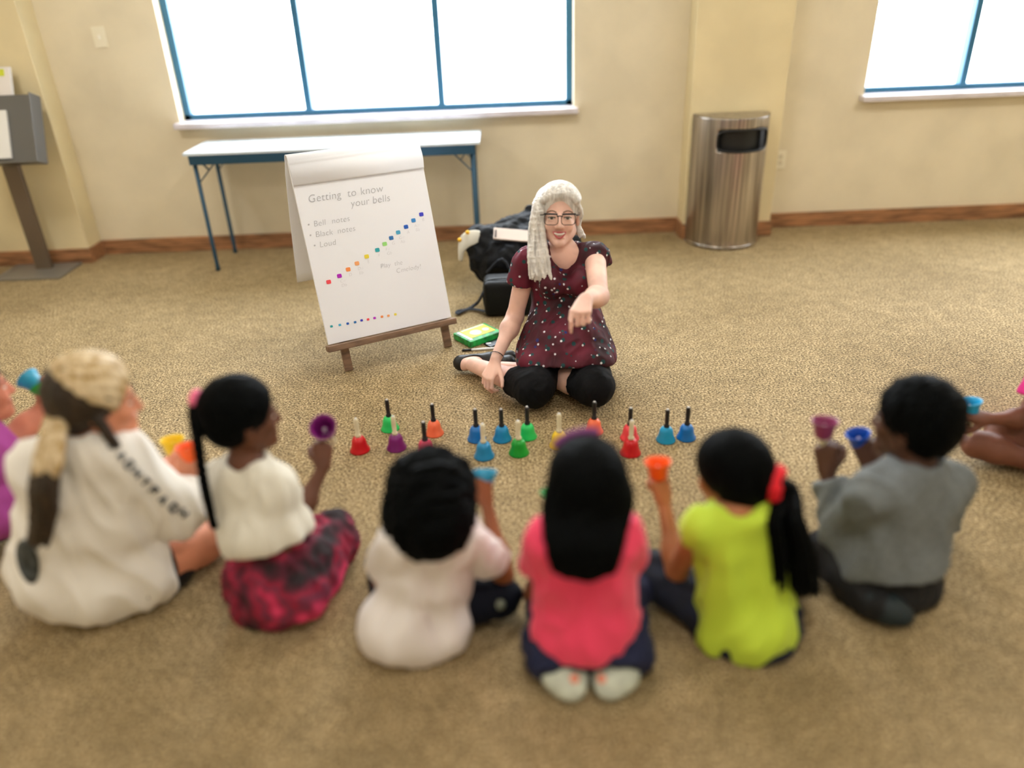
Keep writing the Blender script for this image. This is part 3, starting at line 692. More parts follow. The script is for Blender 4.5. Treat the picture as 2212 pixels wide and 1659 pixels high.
def shirt(J, s, F=None, inf=.010, slv=.5, sinf=.016, hem=None, waist=1.05, sides='ab', slvr=(.05, .05)):
    F = F or Fld(); torso(F, J, s, inf, waist, .05)
    for x in sides:
        if slv <= 1:
            F.rc(J['s'+x], lerp(J['s'+x], J['e'+x], slv), slvr[0]*s+sinf, slvr[1]*s+sinf, .02, flat=True)
        else:
            F.rc(J['s'+x], J['e'+x], .046*s+sinf, .042*s+sinf, .03); F.rc(J['e'+x], lerp(J['e'+x], J['w'+x], slv-1), .042*s+sinf, .034*s+sinf, .02, flat=True)
    return F
def setup(J, s):
    R = unit((J['sb']-J['sa'])*A(1, 1, 0)); J.setdefault('R', R)
    J.setdefault('ha', J['pel']-J['R']*.075*s+A(0, 0, -.01*s)); J.setdefault('hb', J['pel']+J['R']*.075*s+A(0, 0, -.01*s))
    return J
def body(name, J, s, skin, parent, hands=(), smile=False, hs=None, legs='ab', arms='ab', h=HR, M=None):
    hs = hs or s; F = Fld(); torso(F, J, s, 0); M = J['M'] if M is None else M
    F.rc(J['nk']-A(0, 0, .03*s), J['hd']-M[2]*.05*hs-M[1]*.015*hs, .05*s, .046*s, .025)
    L = head(F, J['hd'], M, hs, smile=smile)
    for x in arms: arm(F, J, x, s)
    for x in legs: leg(F, J, x, s)
    for hd_ in hands: hand(F, **hd_)
    o = fobj(name, F, h, skin, parent)
    eyes(parent, L, M, hs)
    return F, L
def locks(F, paths, r0, r1, w=.006, seed=5, n=5, k=.006):
    rr = np.random.default_rng(seed)
    for pts in paths:
        sp = smoothpath(pts, n); m = len(sp); ph = rr.random()*6
        out = []
        for i, p in enumerate(sp):
            t = i/(m-1); out.append(p+A(math.sin(ph+t*9), math.cos(ph*1.7+t*8), math.sin(ph*.6+t*7)*.4)*w*t)
        rs = [r0*(1-t)+r1*t for t in np.linspace(0, 1, m)]
        F.chain(out, rs, k)
def held(px, py, Y, ax, color, label, handle='black', s=1.): return bell(P(px, py, Y=Y), ax, color, handle, label, 'handbells held in the children\'s hands', s)

# ---------------------------------------------------------------- woman
def woman():
    s = 1.0
    J = dict(pel=P(1225, 765, Y=3.10), nk=P(1216, 540, Y=3.09), sa=P(1140, 566, Y=3.08), sb=P(1285, 557, Y=3.06),
             ea=P(1112, 685, Y=3.08), wa=P(1071, 775, z=.185), eb=P(1294, 640, Y=2.80), wb=P(1266, 645, Y=2.60),
             ka=P(1152, 838, z=.10), aa=P(1022, 788, z=.062), ta=P(1103, 769, z=.05), kb=P(1284, 836, z=.10), ab=P(1135, 800, z=.05), tb=P(1085, 793, z=.04),
             hd=P(1208, 468, Y=3.10))
    J['aa2'] = P(1000, 786, z=.05)
    J['M'] = M = frame((-.05, -.98, .16), (.03, 0, 1)); setup(J, s); J['R'] = A(1, 0, 0); hs = 1.02
    o = empty('person', (J['pel'][0], J['pel'][1], 0), 'woman with long platinum hair, glasses and burgundy floral dress sitting on the carpet pointing forward', 'person')
    sk = skinm('fair_skin', (236, 194, 178)); F = Fld()
    torso(F, J, .93, 0, .9)
    F.rc(J['nk']-A(0, 0, .04), J['hd']-M[2]*.05-M[1]*.02, .048, .043, .03)
    L = head(F, J['hd'], M, hs, .9, True)
    F.rc(L(-.019, .1, -.055), L(0, .106, -.0625), .0075, .0095, .003, '-'); F.rc(L(0, .106, -.0625), L(.019, .1, -.055), .0095, .0075, .003, '-')
    arm(F, J, 'a', 1.0); arm(F, J, 'b', 1.02)
    leg(F, J, 'a', .98, foot=False); leg(F, J, 'b', .98, foot=False)
    F.rc(P(1004, 786, z=.05), lerp(J['aa'], J['ta'], .55), .032, .028, .02); F.rc(J['ab'], J['tb'], .034, .026, .02)
    # resting hand on the shin; fingers wrap downwards
    hand(F, J['wa']+A(0, -.005, -.01), P(1052, 812, z=.13)-J['wa'], A(.35, .2, -.9), A(.9, -.35, 0), .92, (34, 52, 34), spread=.2)
    # pointing hand: wrist bent down, palm down, forefinger to the front
    hand(F, J['wb'], (-.30, -.82, -.26), A(.1, .35, -.9), A(-.95, .25, -.1), .95, (62, 78, 45), thumb='across', idx=(38, 34, 20))
    body_ = fobj('body', F, .0036, sk, o)
    # face
    for g in (-1, 1):
        c = L(.0315*g, .0775, .004); eo = MB().lathe([(.0118*math.sin(math.pi*k/12)+1e-5, -.0118*math.cos(math.pi*k/12)) for k in range(13)], c, M[1], 20).build('eye', mat('eye_white', (232, 228, 224), .15), o, True)
        MB().lathe([(.0001, .0004), (.0062, 0), (.0066, -.001)], c+M[1]*.0117, M[1], 18).build('iris', mat('iris_woman', (46, 44, 50), .1), eo, True)
        lid = [L(g*(.0315+.0145*math.cos(t)), .0915-.006*abs(math.cos(t)), .003+.005*math.sin(t)) for t in np.linspace(.1, math.pi-.1, 8)]
        MB().tube(lid, .0016, 6).build('eyelashes', mat('lash', (30, 22, 22), .8), o, True)
        br = [L(g*x, y, z) for x, y, z in ((.013, .1, .026), (.026, .099, .032), (.038, .091, .031), (.050, .077, .024))]
        MB().tube(smoothpath(br, 4), .0024, 8).build('eyebrow', mat('brow_woman', (120, 92, 74), .8), o, True)
    lipm = mat('lips', (196, 92, 96), .4)
    up_ = [L(x, y, z) for x, y, z in ((-.026, .0905, -.049), (-.014, .0985, -.0505), (-.004, .1035, -.050), (.004, .1035, -.050), (.014, .0985, -.0505), (.026, .0905, -.049))]
    lo_ = [L(x, y, z) for x, y, z in ((-.026, .0905, -.049), (-.017, .098, -.0625), (-.006, .103, -.071), (.006, .103, -.071), (.017, .098, -.0625), (.026, .0905, -.049))]
    nn_ = len(smoothpath(up_, 4)); rs = [.0014+.0022*math.sin(math.pi*i/(nn_-1)) for i in range(nn_)]
    MB().tube(smoothpath(up_, 4), rs, 8).build('upper_lip', lipm, o, True); MB().tube(smoothpath(lo_, 4), [r*1.15 for r in rs], 8).build('lower_lip', lipm, o, True)
    v = []; K = 12
    for k in range(K+1):
        x = -.021+.042*k/K; yy = .1005-9.*x*x; e = 1-(x/.0215)**2
        v += [L(x, yy, -.0515), L(x, yy+.0006, -.0515-.0105*max(0, e)**.5)]
    te = mesh_obj('teeth', v, [(2*k, 2*k+1, 2*k+3, 2*k+2) for k in range(K)], mat('teeth', (245, 240, 232), .2), o, True); md = te.modifiers.new('t', 'SOLIDIFY'); md.thickness = .003
    # glasses
    gb = mat('glasses_black', (12, 14, 20), .25); gl_ = MB()
    for g in (-1, 1):
        ring = [L(g*.0335+x, .1075-.35*abs(g*.0335+x)**1.0*abs(g*.0335+x)*8, .001+z-(.002 if z < 0 else 0)) for x, z in rrect(.054, .040, .014, 5)]
        gl_.tube(ring+[ring[0], ring[1]], .0015, 8, False)
        top = [L(g*x, .1085-2.8*x*x, .0205) for x in np.linspace(.009, .062, 7)]; gl_.tube(top, [.0036]*7, 8)
        gl_.tube([L(g*.062, .098, .017), L(g*.076, .075, .014), L(g*.081, .01, .010), L(g*.082, -.012, -.002)], .002, 8)
    gl_.tube([L(-.011, .109, .012), L(0, .112, .014), L(.011, .109, .012)], .0024, 8)
    go = gl_.build('glasses', gb, o, True, 'black-framed glasses')
    for g in (-1, 1):
        ring = [L(g*.0335+x, .1072-2.8*(g*.0335+x)**2, .001+z) for x, z in rrect(.052, .038, .013, 4)]; n = len(ring)
        MB().add(ring+[r-M[1]*.001 for r in ring], [tuple(range(n)), tuple(range(2*n-1, n-1, -1))]+[(i, n+i, n+(i+1) % n, (i+1) % n) for i in range(n)]).build('lens', glassm, go)
    # dress
    D = Fld(); torso(D, J, .93, .012, .95, .05)
    for x, f in (('a', .37), ('b', .06)):
        D.rc(J['s'+x], lerp(J['s'+x], J['e'+x], f), .062, .062, .02, flat=True)
    D.rc(J['sb']+A(.03, .05, 0), P(1316, 566, Y=3.13), .03, .012, .01)
    D.ell(P(1190, 612, Y=2.99), (.055, .05, .055), None, .04); D.ell(P(1252, 610, Y=2.99), (.055, .05, .055), None, .04)
    D.ell(P(1222, 735, Y=3.03), (.185, .17, .17), None, .06); D.ell(P(1224, 770, Y=2.99), (.212, .20, .14), None, .05)
    D.rc(P(1165, 775, Y=2.95), P(1155, 783, Y=2.90), .075, .07, .04); D.rc(P(1280, 778, Y=2.93), P(1290, 785, Y=2.88), .078, .07, .04)
    D.cut(P(1222, 790, Y=2.86), (0, -.35, -1))
    D.rc(J['nk']+A(0, -.02, .06), P(1222, 594, Y=2.975), .070, .034, .015, '-'); D.rc(J['nk']+A(0, -.04, .03), P(1205, 560, Y=2.97), .055, .03, .015, '-')
    m = bpy.data.materials.new('floral_dress'); m.use_nodes = True; g = N(m); g.b.inputs['Roughness'].default_value = .75; tc = g.new('ShaderNodeTexCoord')
    nz_ = g.new('ShaderNodeTexNoise', i_Scale=7.); g.l(tc.outputs['Object'], nz_.inputs['Vector'])
    rp = g.new('ShaderNodeValToRGB'); rp.color_ramp.elements[0].color = lin((44, 8, 22)); rp.color_ramp.elements[0].position = .35; rp.color_ramp.elements[1].color = lin((104, 14, 44)); rp.color_ramp.elements[1].position = .7
    g.l(nz_.outputs['Fac'], rp.inputs[0]); last = rp.outputs[0]
    for sc, off, rad, col in ((29., (0, 0, 0), .17, (6, 66, 70)), (29., (.008, 0, .006), .085, (236, 236, 240)), (26., (3.1, 2, 1), .08, (225, 225, 235)), (16., (7, 1, 4), .08, (30, 40, 110))):
        mp = g.new('ShaderNodeMapping'); mp.inputs['Location'].default_value = off; g.l(tc.outputs['Object'], mp.inputs[0])
        vo = g.new('ShaderNodeTexVoronoi', i_Scale=sc); g.l(mp.outputs[0], vo.inputs['Vector'])
        cp = g.new('ShaderNodeMath', operation='LESS_THAN'); cp.inputs[1].default_value = rad*1.6; g.l(vo.outputs['Distance'], cp.inputs[0])
        mx = g.new('ShaderNodeMix', data_type='RGBA'); g.l(cp.outputs[0], mx.inputs[0]); g.l(last, mx.inputs[6]); mx.inputs[7].default_value = lin(col); last = mx.outputs[2]
    g.l(last, g.b.inputs['Base Color'])
    fobj('dress', D, .0048, m, o, folds(.0055, 17, 12, (1, 1, .35)))
    # leggings
    B = Fld(); lg = mat('black_leggings', (7, 9, 14), .75, bump=.1, bscale=140, spec=.2)
    B.rc(J['ha'], J['hb'], .1, .1, .03)
    for x, f in (('a', .30), ('b', .26)):
        B.rc(J['h'+x], J['k'+x], .094, .082, .03); B.rc(J['k'+x], lerp(J['k'+x], J['a'+x], f), .074, .064, .02, flat=True)
    fobj('leggings', B, .005, lg, o, folds(.0025, 24, 6))
    # shoes (flats)
    S = Fld(); S.rc(P(996, 784, z=.05), lerp(J['aa'], J['ta'], .5), .037, .036, .02); S.rc(lerp(J['aa'], J['ta'], .45), J['ta'], .036, .027, .02)
    S.ell(P(1030, 795, z=.11), (.085, .06, .045), None, .012, '-'); S.rc(J['aa'], lerp(J['aa'], J['ka'], .3), .05, .055, .01, '-')
    fobj('shoe', S, .004, mat('black_shoe', (12, 13, 15), .45), o)
    S = Fld(); S.rc(P(1098, 790, z=.045)+A(0, .03, 0), J['tb']+A(-.02, .05, 0), .038, .03, .02); fobj('shoe', S, .004, mat('black_shoe', (12, 13, 15), .45), o)
    # bracelet
    wv = unit(J['wa']-J['ea']); c = lerp(J['ea'], J['wa'], .93)
    MB().lathe([(.029, -.002), (.031, 0), (.029, .002), (.0275, 0), (.029, -.002)], c, wv, 28, True).build('bracelet', gb, o, True)
    # hair
    hm = mat('platinum_hair', (222, 220, 216), .42, var=.08, vscale=60, stretch=(1, 1, .12), bump=.6, bscale=150, spec=.5, col2=(246, 244, 240))
    H = Fld(); H.ell(L(0, -.018, .045), A(.084, .102, .093)*hs, M, .02); H.ell(L(.0, .03, .098), A(.054, .052, .034)*hs, M, .04)
    H.ell(L(0, .105, -.028), A(.066, .075, .104)*hs, M, .02, '-'); H.ell(L(0, -.05, -.01), A(.078, .06, .08)*hs, M, .03)
    rr = np.random.default_rng(3); paths = []
    for i in range(58):                                          # long fall over the image-left shoulder
        u, w = rr.random(), rr.random()
        a = L(-.02+.03*u, .01+.05*w, .122); b = L(.070+.014*(1-u), .045-.05*w, .078)
        c0 = P(lerp(1151, 1172, u), 458, Y=3.04+.05*w); c1 = P(lerp(1143, 1178, u), 508, Y=3.02+.04*w)
        c2 = P(lerp(1141, 1186, u), 555, Y=2.985+.035*w); e = P(lerp(1148, 1192, u)+rr.normal()*2, 594+rr.random()*15, Y=2.965+.03*w)
        paths.append([a, b, c0, c1, c2, e])
    H.rc(L(.060, .0, .072), P(1168, 470, Y=3.085), .036, .026, .03); H.rc(P(1168, 470, Y=3.085), P(1162, 520, Y=3.06), .026, .022, .02)
    locks(H, paths, .0075, .0045, .005, 8, 4, .004)
    paths = []
    for i in range(26):                                         # swept from the parting across the crown and back
        t = i/25; x = -.07+.135*t
        a = -1.25+2.5*t; sa_, ca_ = math.sin(a), math.cos(a); paths.append([L(.064*sa_, .076-.012*abs(sa_), .052+.042*ca_), L(.077*sa_, .052, .045+.078*ca_), L(.084*sa_, -.005, .042+.090*ca_), L(.078*sa_, -.075, .035+.072*ca_)])
    locks(H, paths, .0085, .008, .001, 9, 4, .006)
    paths = [[L(-.066, .05, .062), L(-.084, .01, .02), L(-.084, -.02, -.02), L(-.078, -.03, -.062+.01*i), L(-.085-.008*i, -.02, -.085)] for i in range(4)]
    locks(H, paths, .010, .004, .004, 10, 4, .005)
    fobj('hair', H, .0034, hm, o, curls(.0009, 260), label='long wavy platinum hair')
woman()

# ---------------------------------------------------------------- generic child
def child(label, J, s, skin, hs, hands, base=None):
    setup(J, s); b = J['pel'] if base is None else base
    o = empty('person', (b[0], b[1], 0), label, 'person', None)
    F, L = body('body', J, s, skin, o, hands, hs=hs)
    return o, L
def fist(w, tip, n, t, s, thumb='across'): return dict(w=w, d=A(*tip)-w, n=n, t=t, s=s, curl=(75, 85, 45), thumb=thumb)
def rest(w, tip, n, t, s): return dict(w=w, d=A(*tip)-w, n=n, t=t, s=s, curl=(20, 30, 20))

# K3: white t-shirt, round dark hair, back to us
def kid_white():
    s = .72; hs = .88
    J = dict(pel=P(912, 1310, Y=1.56), nk=P(932, 1135, Y=1.53), sa=P(866, 1165, Y=1.5), sb=P(1000, 1150, Y=1.55), hd=P(934, 1085, Y=1.57),
             ea=P(828, 1250, Y=1.60), wa=P(860, 1250, Y=1.80), eb=P(1088, 1240, Y=1.63), wb=P(1050, 1085, Y=1.74),
             ka=P(835, 1255, z=.07), kb=P(1085, 1290, z=.07), aa=P(985, 1270, z=.045), ta=P(1040, 1255, z=.035), ab=P(930, 1240, z=.045), tb=P(880, 1225, z=.035))
    J['M'] = frame((.05, .93, -.3)); sk = skinm('brown_skin', (150, 92, 58))
    o, L = child('child with round dark hair in a plain white t-shirt sitting cross-legged with back to camera', J, s, sk, hs,
                 [fist(J['wb'], P(1042, 1040, Y=1.76), (-.4, .9, 0), (-.8, -.3, .2), s), rest(J['wa'], P(880, 1240, Y=1.86), (0, 0, -1), (1, 0, 0), s)])
    F = shirt(J, s, slv=.72, inf=.016, sinf=.018); F.ell(P(905, 1345, Y=1.53), (.15, .12, .10), None, .05); F.ell(P(858, 1345, Y=1.49), (.09, .08, .08), None, .05)
    F.rc(J['nk'], J['nk']+A(0, .02, .08), .05, .05, .01, '-')
    fobj('t_shirt', F, .006, mat('white_cotton_shirt', (238, 232, 230), .85, bump=.15, bscale=30), o, folds(.006, 16, 2))
    T = Fld(); T.rc(J['ha'], J['hb'], .085, .085, .03); [leg(T, J, x, s, .012, .02, False) for x in 'ab']; T.ell(J['pel']+A(0, .02, -.03), (.13, .11, .08), None, .04)
    fobj('trousers', T, .006, mat('navy_trousers', (10, 15, 28), .8, spec=.2), o, folds(.004, 22, 5))
    S = Fld(); footp(S, J, 'a', s, .008); fobj('shoe', S, .005, mat('dark_shoe', (24, 32, 44), .5), o)
    S = Fld(); footp(S, J, 'b', s, .008); fobj('shoe', S, .005, mat('dark_shoe', (24, 32, 44), .5), o)
    c = P(1080, 1305, z=.098); MB().lathe([(.0005, .004), (.011, .003), (.016, -.004)], c, unit(C_-c), 18).build('shoe_patch', mat('patch_grey', (120, 128, 112), .6), o, True)
    H = Fld(); M = J['M']; h = J['hd']; L = lambda x, y, z: h+hs*(x*M[0]+y*M[1]+z*M[2])
    H.ell(L(0, -.02, .035), A(.128, .128, .128)*hs*1.03, M, .03); H.ell(L(-.005, -.065, -.04), A(.118, .10, .10)*hs*1.03, M, .05); H.ell(L(0, .135, -.03), A(.07, .07, .10)*hs, M, .03, '-')
    fobj('hair', H, .0055, hairblk, o, curls(.006, 120))
    held(1046, 1018, 1.79, (-.05, -.35, -.9), 'teal', 'teal handbell held up by the child with round dark hair', 'cream', 1.0)
kid_white()

# K4: pink shirt, long hair, kneeling
def kid_pink():
    s = .75; hs = .90
    J = dict(pel=P(1266, 1325, Y=1.45), nk=P(1266, 1135, Y=1.44), sa=P(1188, 1165, Y=1.43), sb=P(1340, 1150, Y=1.45), hd=P(1268, 1052, Y=1.49),
             ea=P(1158, 1280, Y=1.53), wa=P(1212, 1130, Y=1.70), eb=P(1352, 1240, Y=1.62), wb=P(1290, 1170, Y=1.76),
             ka=P(1178, 1285, z=.075), kb=P(1362, 1280, z=.075), aa=P(1212, 1440, z=.055), ta=P(1236, 1486, z=.035), ab=P(1340, 1437, z=.055), tb=P(1312, 1484, z=.035))
    J['M'] = frame((.02, .95, -.25)); sk = skinm('warm_brown_skin', (136, 82, 54))
    o, L = child('girl with long straight black hair and bright pink top kneeling on her white-soled shoes', J, s, sk, hs,
                 [fist(J['wa'], P(1206, 1085, Y=1.73), (.3, .9, 0), (.8, -.3, .2), s), rest(J['wb'], P(1270, 1160, Y=1.82), (0, 0, -1), (-1, 0, 0), s)])
    F = shirt(J, s, slv=.42, inf=.014, sinf=.022); F.ell(P(1266, 1350, Y=1.425), (.128, .105, .11), None, .05)
    F.cut(P(1266, 1428, Y=1.345), (0, -.2, -1)); F.rc(J['nk'], J['nk']+A(0, .02, .08), .05, .05, .01, '-')
    fobj('top', F, .006, mat('pink_jersey', (246, 66, 106), .75, sheen=.2), o, folds(.0065, 16, 7))
    T = Fld(); T.rc(J['ha'], J['hb'], .085, .085, .03); [leg(T, J, x, s, .014, .02, False) for x in 'ab']
    T.ell(P(1268, 1385, Y=1.43), (.155, .11, .075), None, .04); T.rc(P(1180, 1400, Y=1.42), P(1360, 1395, Y=1.42), .055, .055, .03)
    T.rc(P(1190, 1425, z=.07), P(1360, 1420, z=.07), .05, .05, .03); T.cut(P(1266, 1455, z=.05), (0, -.9, -.4))
    fobj('shorts', T, .006, mat('navy_skirt', (16, 26, 62), .8), o, folds(.005, 22, 8))
    for x, g in (('a', -1), ('b', 1)):
        S = Fld(); a, t = J['a'+x], J['t'+x]; d = unit(t-a); sd = unit(np.cross(d, A(0, 0, 1)))
        n = A(0, -.45, .9); n = unit(n-d*np.dot(n, d)); ax = np.array([unit(np.cross(d, n)), d, n])
        S.ell(a+d*.012, A(.058, .045, .03), ax, .02); S.ell(lerp(a, t, .7), A(.044, .05, .022), ax, .03)
        so = fobj('shoe', S, .005, mat('pale_shoe_sole', (196, 202, 186), .7, var=.06, vscale=30), o, label='pale shoe sole facing up')
        c, n = caster(so)(1241 if g < 0 else 1299, 1466)
        MB().lathe([(.0005, .0042), (.011, .003), (.013, -.003)], c, n, 18).build('sole_spot', mat('salmon_spot', (238, 150, 124), .6), so, True)
    H = Fld(); M = J['M']; h = J['hd']; L = lambda x, y, z: h+hs*(x*M[0]+y*M[1]+z*M[2])
    H.ell(L(0, -.02, .04), A(.104, .114, .105)*hs, M, .02); H.ell(L(0, -.05, -.02), A(.102, .07, .10)*hs, M, .03); H.ell(L(0, .115, -.03), A(.066, .07, .10)*hs, M, .03, '-')
    rr = np.random.default_rng(4); paths = []
    for i in range(40):
        u = i/39*2-1; a = u*1.5
        st = L(.07*math.sin(a)*.7, -.06*math.cos(a), .10); b = L(.102*math.sin(a), -.03-.075*math.cos(a), .0); c = P(1266+u*84, 1120+8*rr.random(), Y=1.375+.03*abs(u)); d = P(1264+u*74, 1185, Y=1.335+.02*abs(u)**2); e = P(1262+u*62+rr.normal()*4, 1250-22*abs(u)**2.5-8*rr.random(), Y=1.325+.02*abs(u)**2)
        paths.append([st, b, c, d, e])
    locks(H, paths, .013, .008, .003, 5, 4, .008)
    fobj('hair', H, .005, hairblk, o, curls(.0015, 200), label='long straight black hair')
    hb = [L(.103*math.sin(t), .028-.012*math.cos(t), .045+.103*math.cos(t)) for t in np.linspace(-.95, .35, 13)]
    MB().tube(hb, .011*hs, 10, flat=.5, nrm=M[1]).build('headband', mat('purple_band', (130, 66, 130), .6), o, True, 'purple headband')
    held(1194, 1060, 1.76, (.1, -.2, -.97), 'green', 'green handbell mostly hidden behind the long-haired girl in pink', 'cream', 1.0)
kid_pink()

# K5: lime top, ponytail, holding orange bell
def kid_lime():
    s = .75; hs = .90
    J = dict(pel=P(1612, 1325, Y=1.52), nk=P(1592, 1100, Y=1.53), sa=P(1515, 1140, Y=1.51), sb=P(1655, 1125, Y=1.52), hd=P(1580, 1026, Y=1.60),
             ea=P(1462, 1232, Y=1.60), wa=P(1434, 1085, Y=1.73), eb=P(1700, 1235, Y=1.62), wb=P(1640, 1230, Y=1.80),
             ka=P(1405, 1235, z=.085), kb=P(1690, 1230, z=.085), aa=P(1560, 1350, z=.05), ta=P(1620, 1345, z=.035), ab=P(1530, 1280, z=.05), tb=P(1480, 1270, z=.035))
    J['M'] = frame((-.58, .75, -.28)); sk = skinm('tan_skin', (176, 112, 72)); dk = sk
    o, L = child('girl in a lime green top with a long black ponytail tied with a red scrunchie', J, s, sk, hs,
                 [fist(J['wa'], P(1424, 1042, Y=1.75), (-.3, .9, 0), (.6, -.6, .2), s), rest(J['wb'], P(1620, 1220, Y=1.86), (0, 0, -1), (-1, 0, 0), s)])
    F = shirt(J, s, slv=.14, inf=.012, sinf=.006); F.ell(P(1618, 1340, Y=1.50), (.125, .12, .115), None, .05); F.rc(P(1560, 1385, Y=1.47), P(1680, 1380, Y=1.47), .045, .045, .04)
    F.rc(J['nk']+A(0, 0, .01), J['nk']+A(0, .03, .08), .05, .05, .01, '-')
    fobj('top', F, .006, mat('lime_jersey', (196, 224, 62), .75, sheen=.1), o, folds(.0075, 15, 11))
    T = Fld(); T.rc(J['ha'], J['hb'], .085, .085, .03); T.ell(J['pel']+A(0, 0, -.03), (.14, .13, .08), None, .04)
    for x in 'ab': leg(T, J, x, s, .014, .02, False)
    fobj('jeans', T, .006, mat('dark_denim', (18, 26, 44), .8, var=.2, vscale=12), o, folds(.005, 22, 13))
    for x in 'ab': S = Fld(); footp(S, J, x, s, .008); fobj('shoe', S, .005, mat('black_shoe', (12, 13, 15), .45), o)
    H = Fld(); M = J['M']; h = J['hd']
    L = caps(H, h, M, hs, 1.10); fobj('hair', H, .005, hairblk, o, curls(.001, 200))
    sc = P(1676, 1044, Y=1.545); tor = []; dirn = unit(sc-h)
    for k in range(26):
        t = 2*math.pi*k/24; y1 = unit(np.cross(dirn, A(0, 0, 1))); z1 = np.cross(y1, dirn); tor.append(sc+.030*(math.cos(t)*y1+math.sin(t)*z1)+dirn*.003*math.sin(5*t))
    MB().tube(tor, [.0185+.003*math.sin(k*2.1) for k in range(26)], 10, False).build('scrunchie', mat('red_scrunchie', (236, 24, 44), .7), o, True, 'bright red scrunchie')
    H = Fld(); rr = np.random.default_rng(6); paths = []
    H.rc(h-M[1]*.08*hs, sc+A(.012, 0, -.01), .045, .022, .02)
    for i in range(44):
        u, w = rr.random()*2-1, rr.random()*2-1
        paths.append([sc+A(0, 0, 0), sc+A(.028+.022*u, .012*w, -.03+.01*u), P(1698+36*u, 1125, Y=1.485+.03*w), P(1712+48*u, 1200, Y=1.465+.03*w), P(1716+54*u+rr.normal()*3, 1258+34*rr.random()+12*u, Y=1.455+.03*w)])
    locks(H, paths, .011, .004, .004, 6, 5, .006)
    fobj('ponytail', H, .0045, hairblk, o, curls(.001, 200), label='long loose black ponytail')
    held(1421, 996, 1.765, (.05, -.15, -.97), 'orange', 'orange handbell held up by the girl in the lime green top', 'cream', 1.0)
kid_lime()

# K6: boy in grey sweatshirt
def kid_grey():
    s = .85; hs = .98
    J = dict(pel=P(1915, 1230, Y=1.66), nk=P(1980, 1010, Y=1.66), sa=P(1880, 1065, Y=1.62), sb=P(2040, 1045, Y=1.70), hd=P(1975, 912, Y=1.70),
             ea=P(1815, 1150, Y=1.70), wa=P(1786, 1022, Y=1.80), eb=P(2030, 1130, Y=1.84), wb=P(1882, 1012, Y=1.92),
             ka=P(1790, 1195, z=.09), kb=P(1900, 1150, z=.09), aa=P(1895, 1305, z=.05), ta=P(1950, 1330, z=.04), ab=P(1990, 1230, z=.05), tb=P(2000, 1260, z=.04))
    J['M'] = frame((-.62, .74, -.12)); sk = skinm('dark_skin', (84, 54, 40))
    o, L = child('boy with short black hair and grey sweatshirt kneeling, holding up two bells', J, s, sk, hs,
                 [fist(J['wa'], P(1784, 975, Y=1.82), (.5, .8, 0), (.7, -.6, .2), s), fist(J['wb'], P(1868, 972, Y=1.95), (.5, .8, 0), (.7, -.6, .2), s)])
    F = shirt(J, s, slv=1.85, inf=.016, sinf=.014); F.ell(P(1922, 1210, Y=1.64), (.14, .125, .10), None, .05)
    F.cut(P(1925, 1258, Y=1.55), (.1, -.3, -1)); F.rc(J['nk']+A(0, 0, .012), J['nk']+A(0, .03, .09), .05, .055, .012, '-')
    fobj('sweatshirt', F, .006, mat('heather_grey', (112, 118, 120), .85, var=.06, vscale=90, bump=.1, bscale=100), o, folds(.0075, 14, 21))
    T = Fld(); T.rc(J['ha'], J['hb'], .095, .095, .03); T.ell(J['pel']+A(0, -.01, -.03), (.14, .12, .09), None, .04)
    for x in 'ab': leg(T, J, x, s, .014, .02, False)
    fobj('trousers', T, .006, mat('black_trousers', (12, 14, 18), .8), o, folds(.005, 22, 23))
    for x in 'ab': S = Fld(); footp(S, J, x, s, .010); fobj('shoe', S, .005, mat('dark_teal_shoe', (16, 34, 40), .6), o)
    H = Fld(); L = caps(H, J['hd'], J['M'], hs, 1.05); fobj('hair', H, .005, hairblk, o, curls(.003, 160), label='short black hair')
    held(1782, 908, 1.84, (.02, -.1, -.98), 'maroon', 'dusty maroon handbell in the grey-sweatshirt boy\'s nearer hand', 'cream', 1.0)
    held(1853, 936, 1.98, (.25, -.05, -.95), 'royal blue', 'royal blue handbell in the grey-sweatshirt boy\'s farther hand', 'cream', 1.0)
kid_grey()

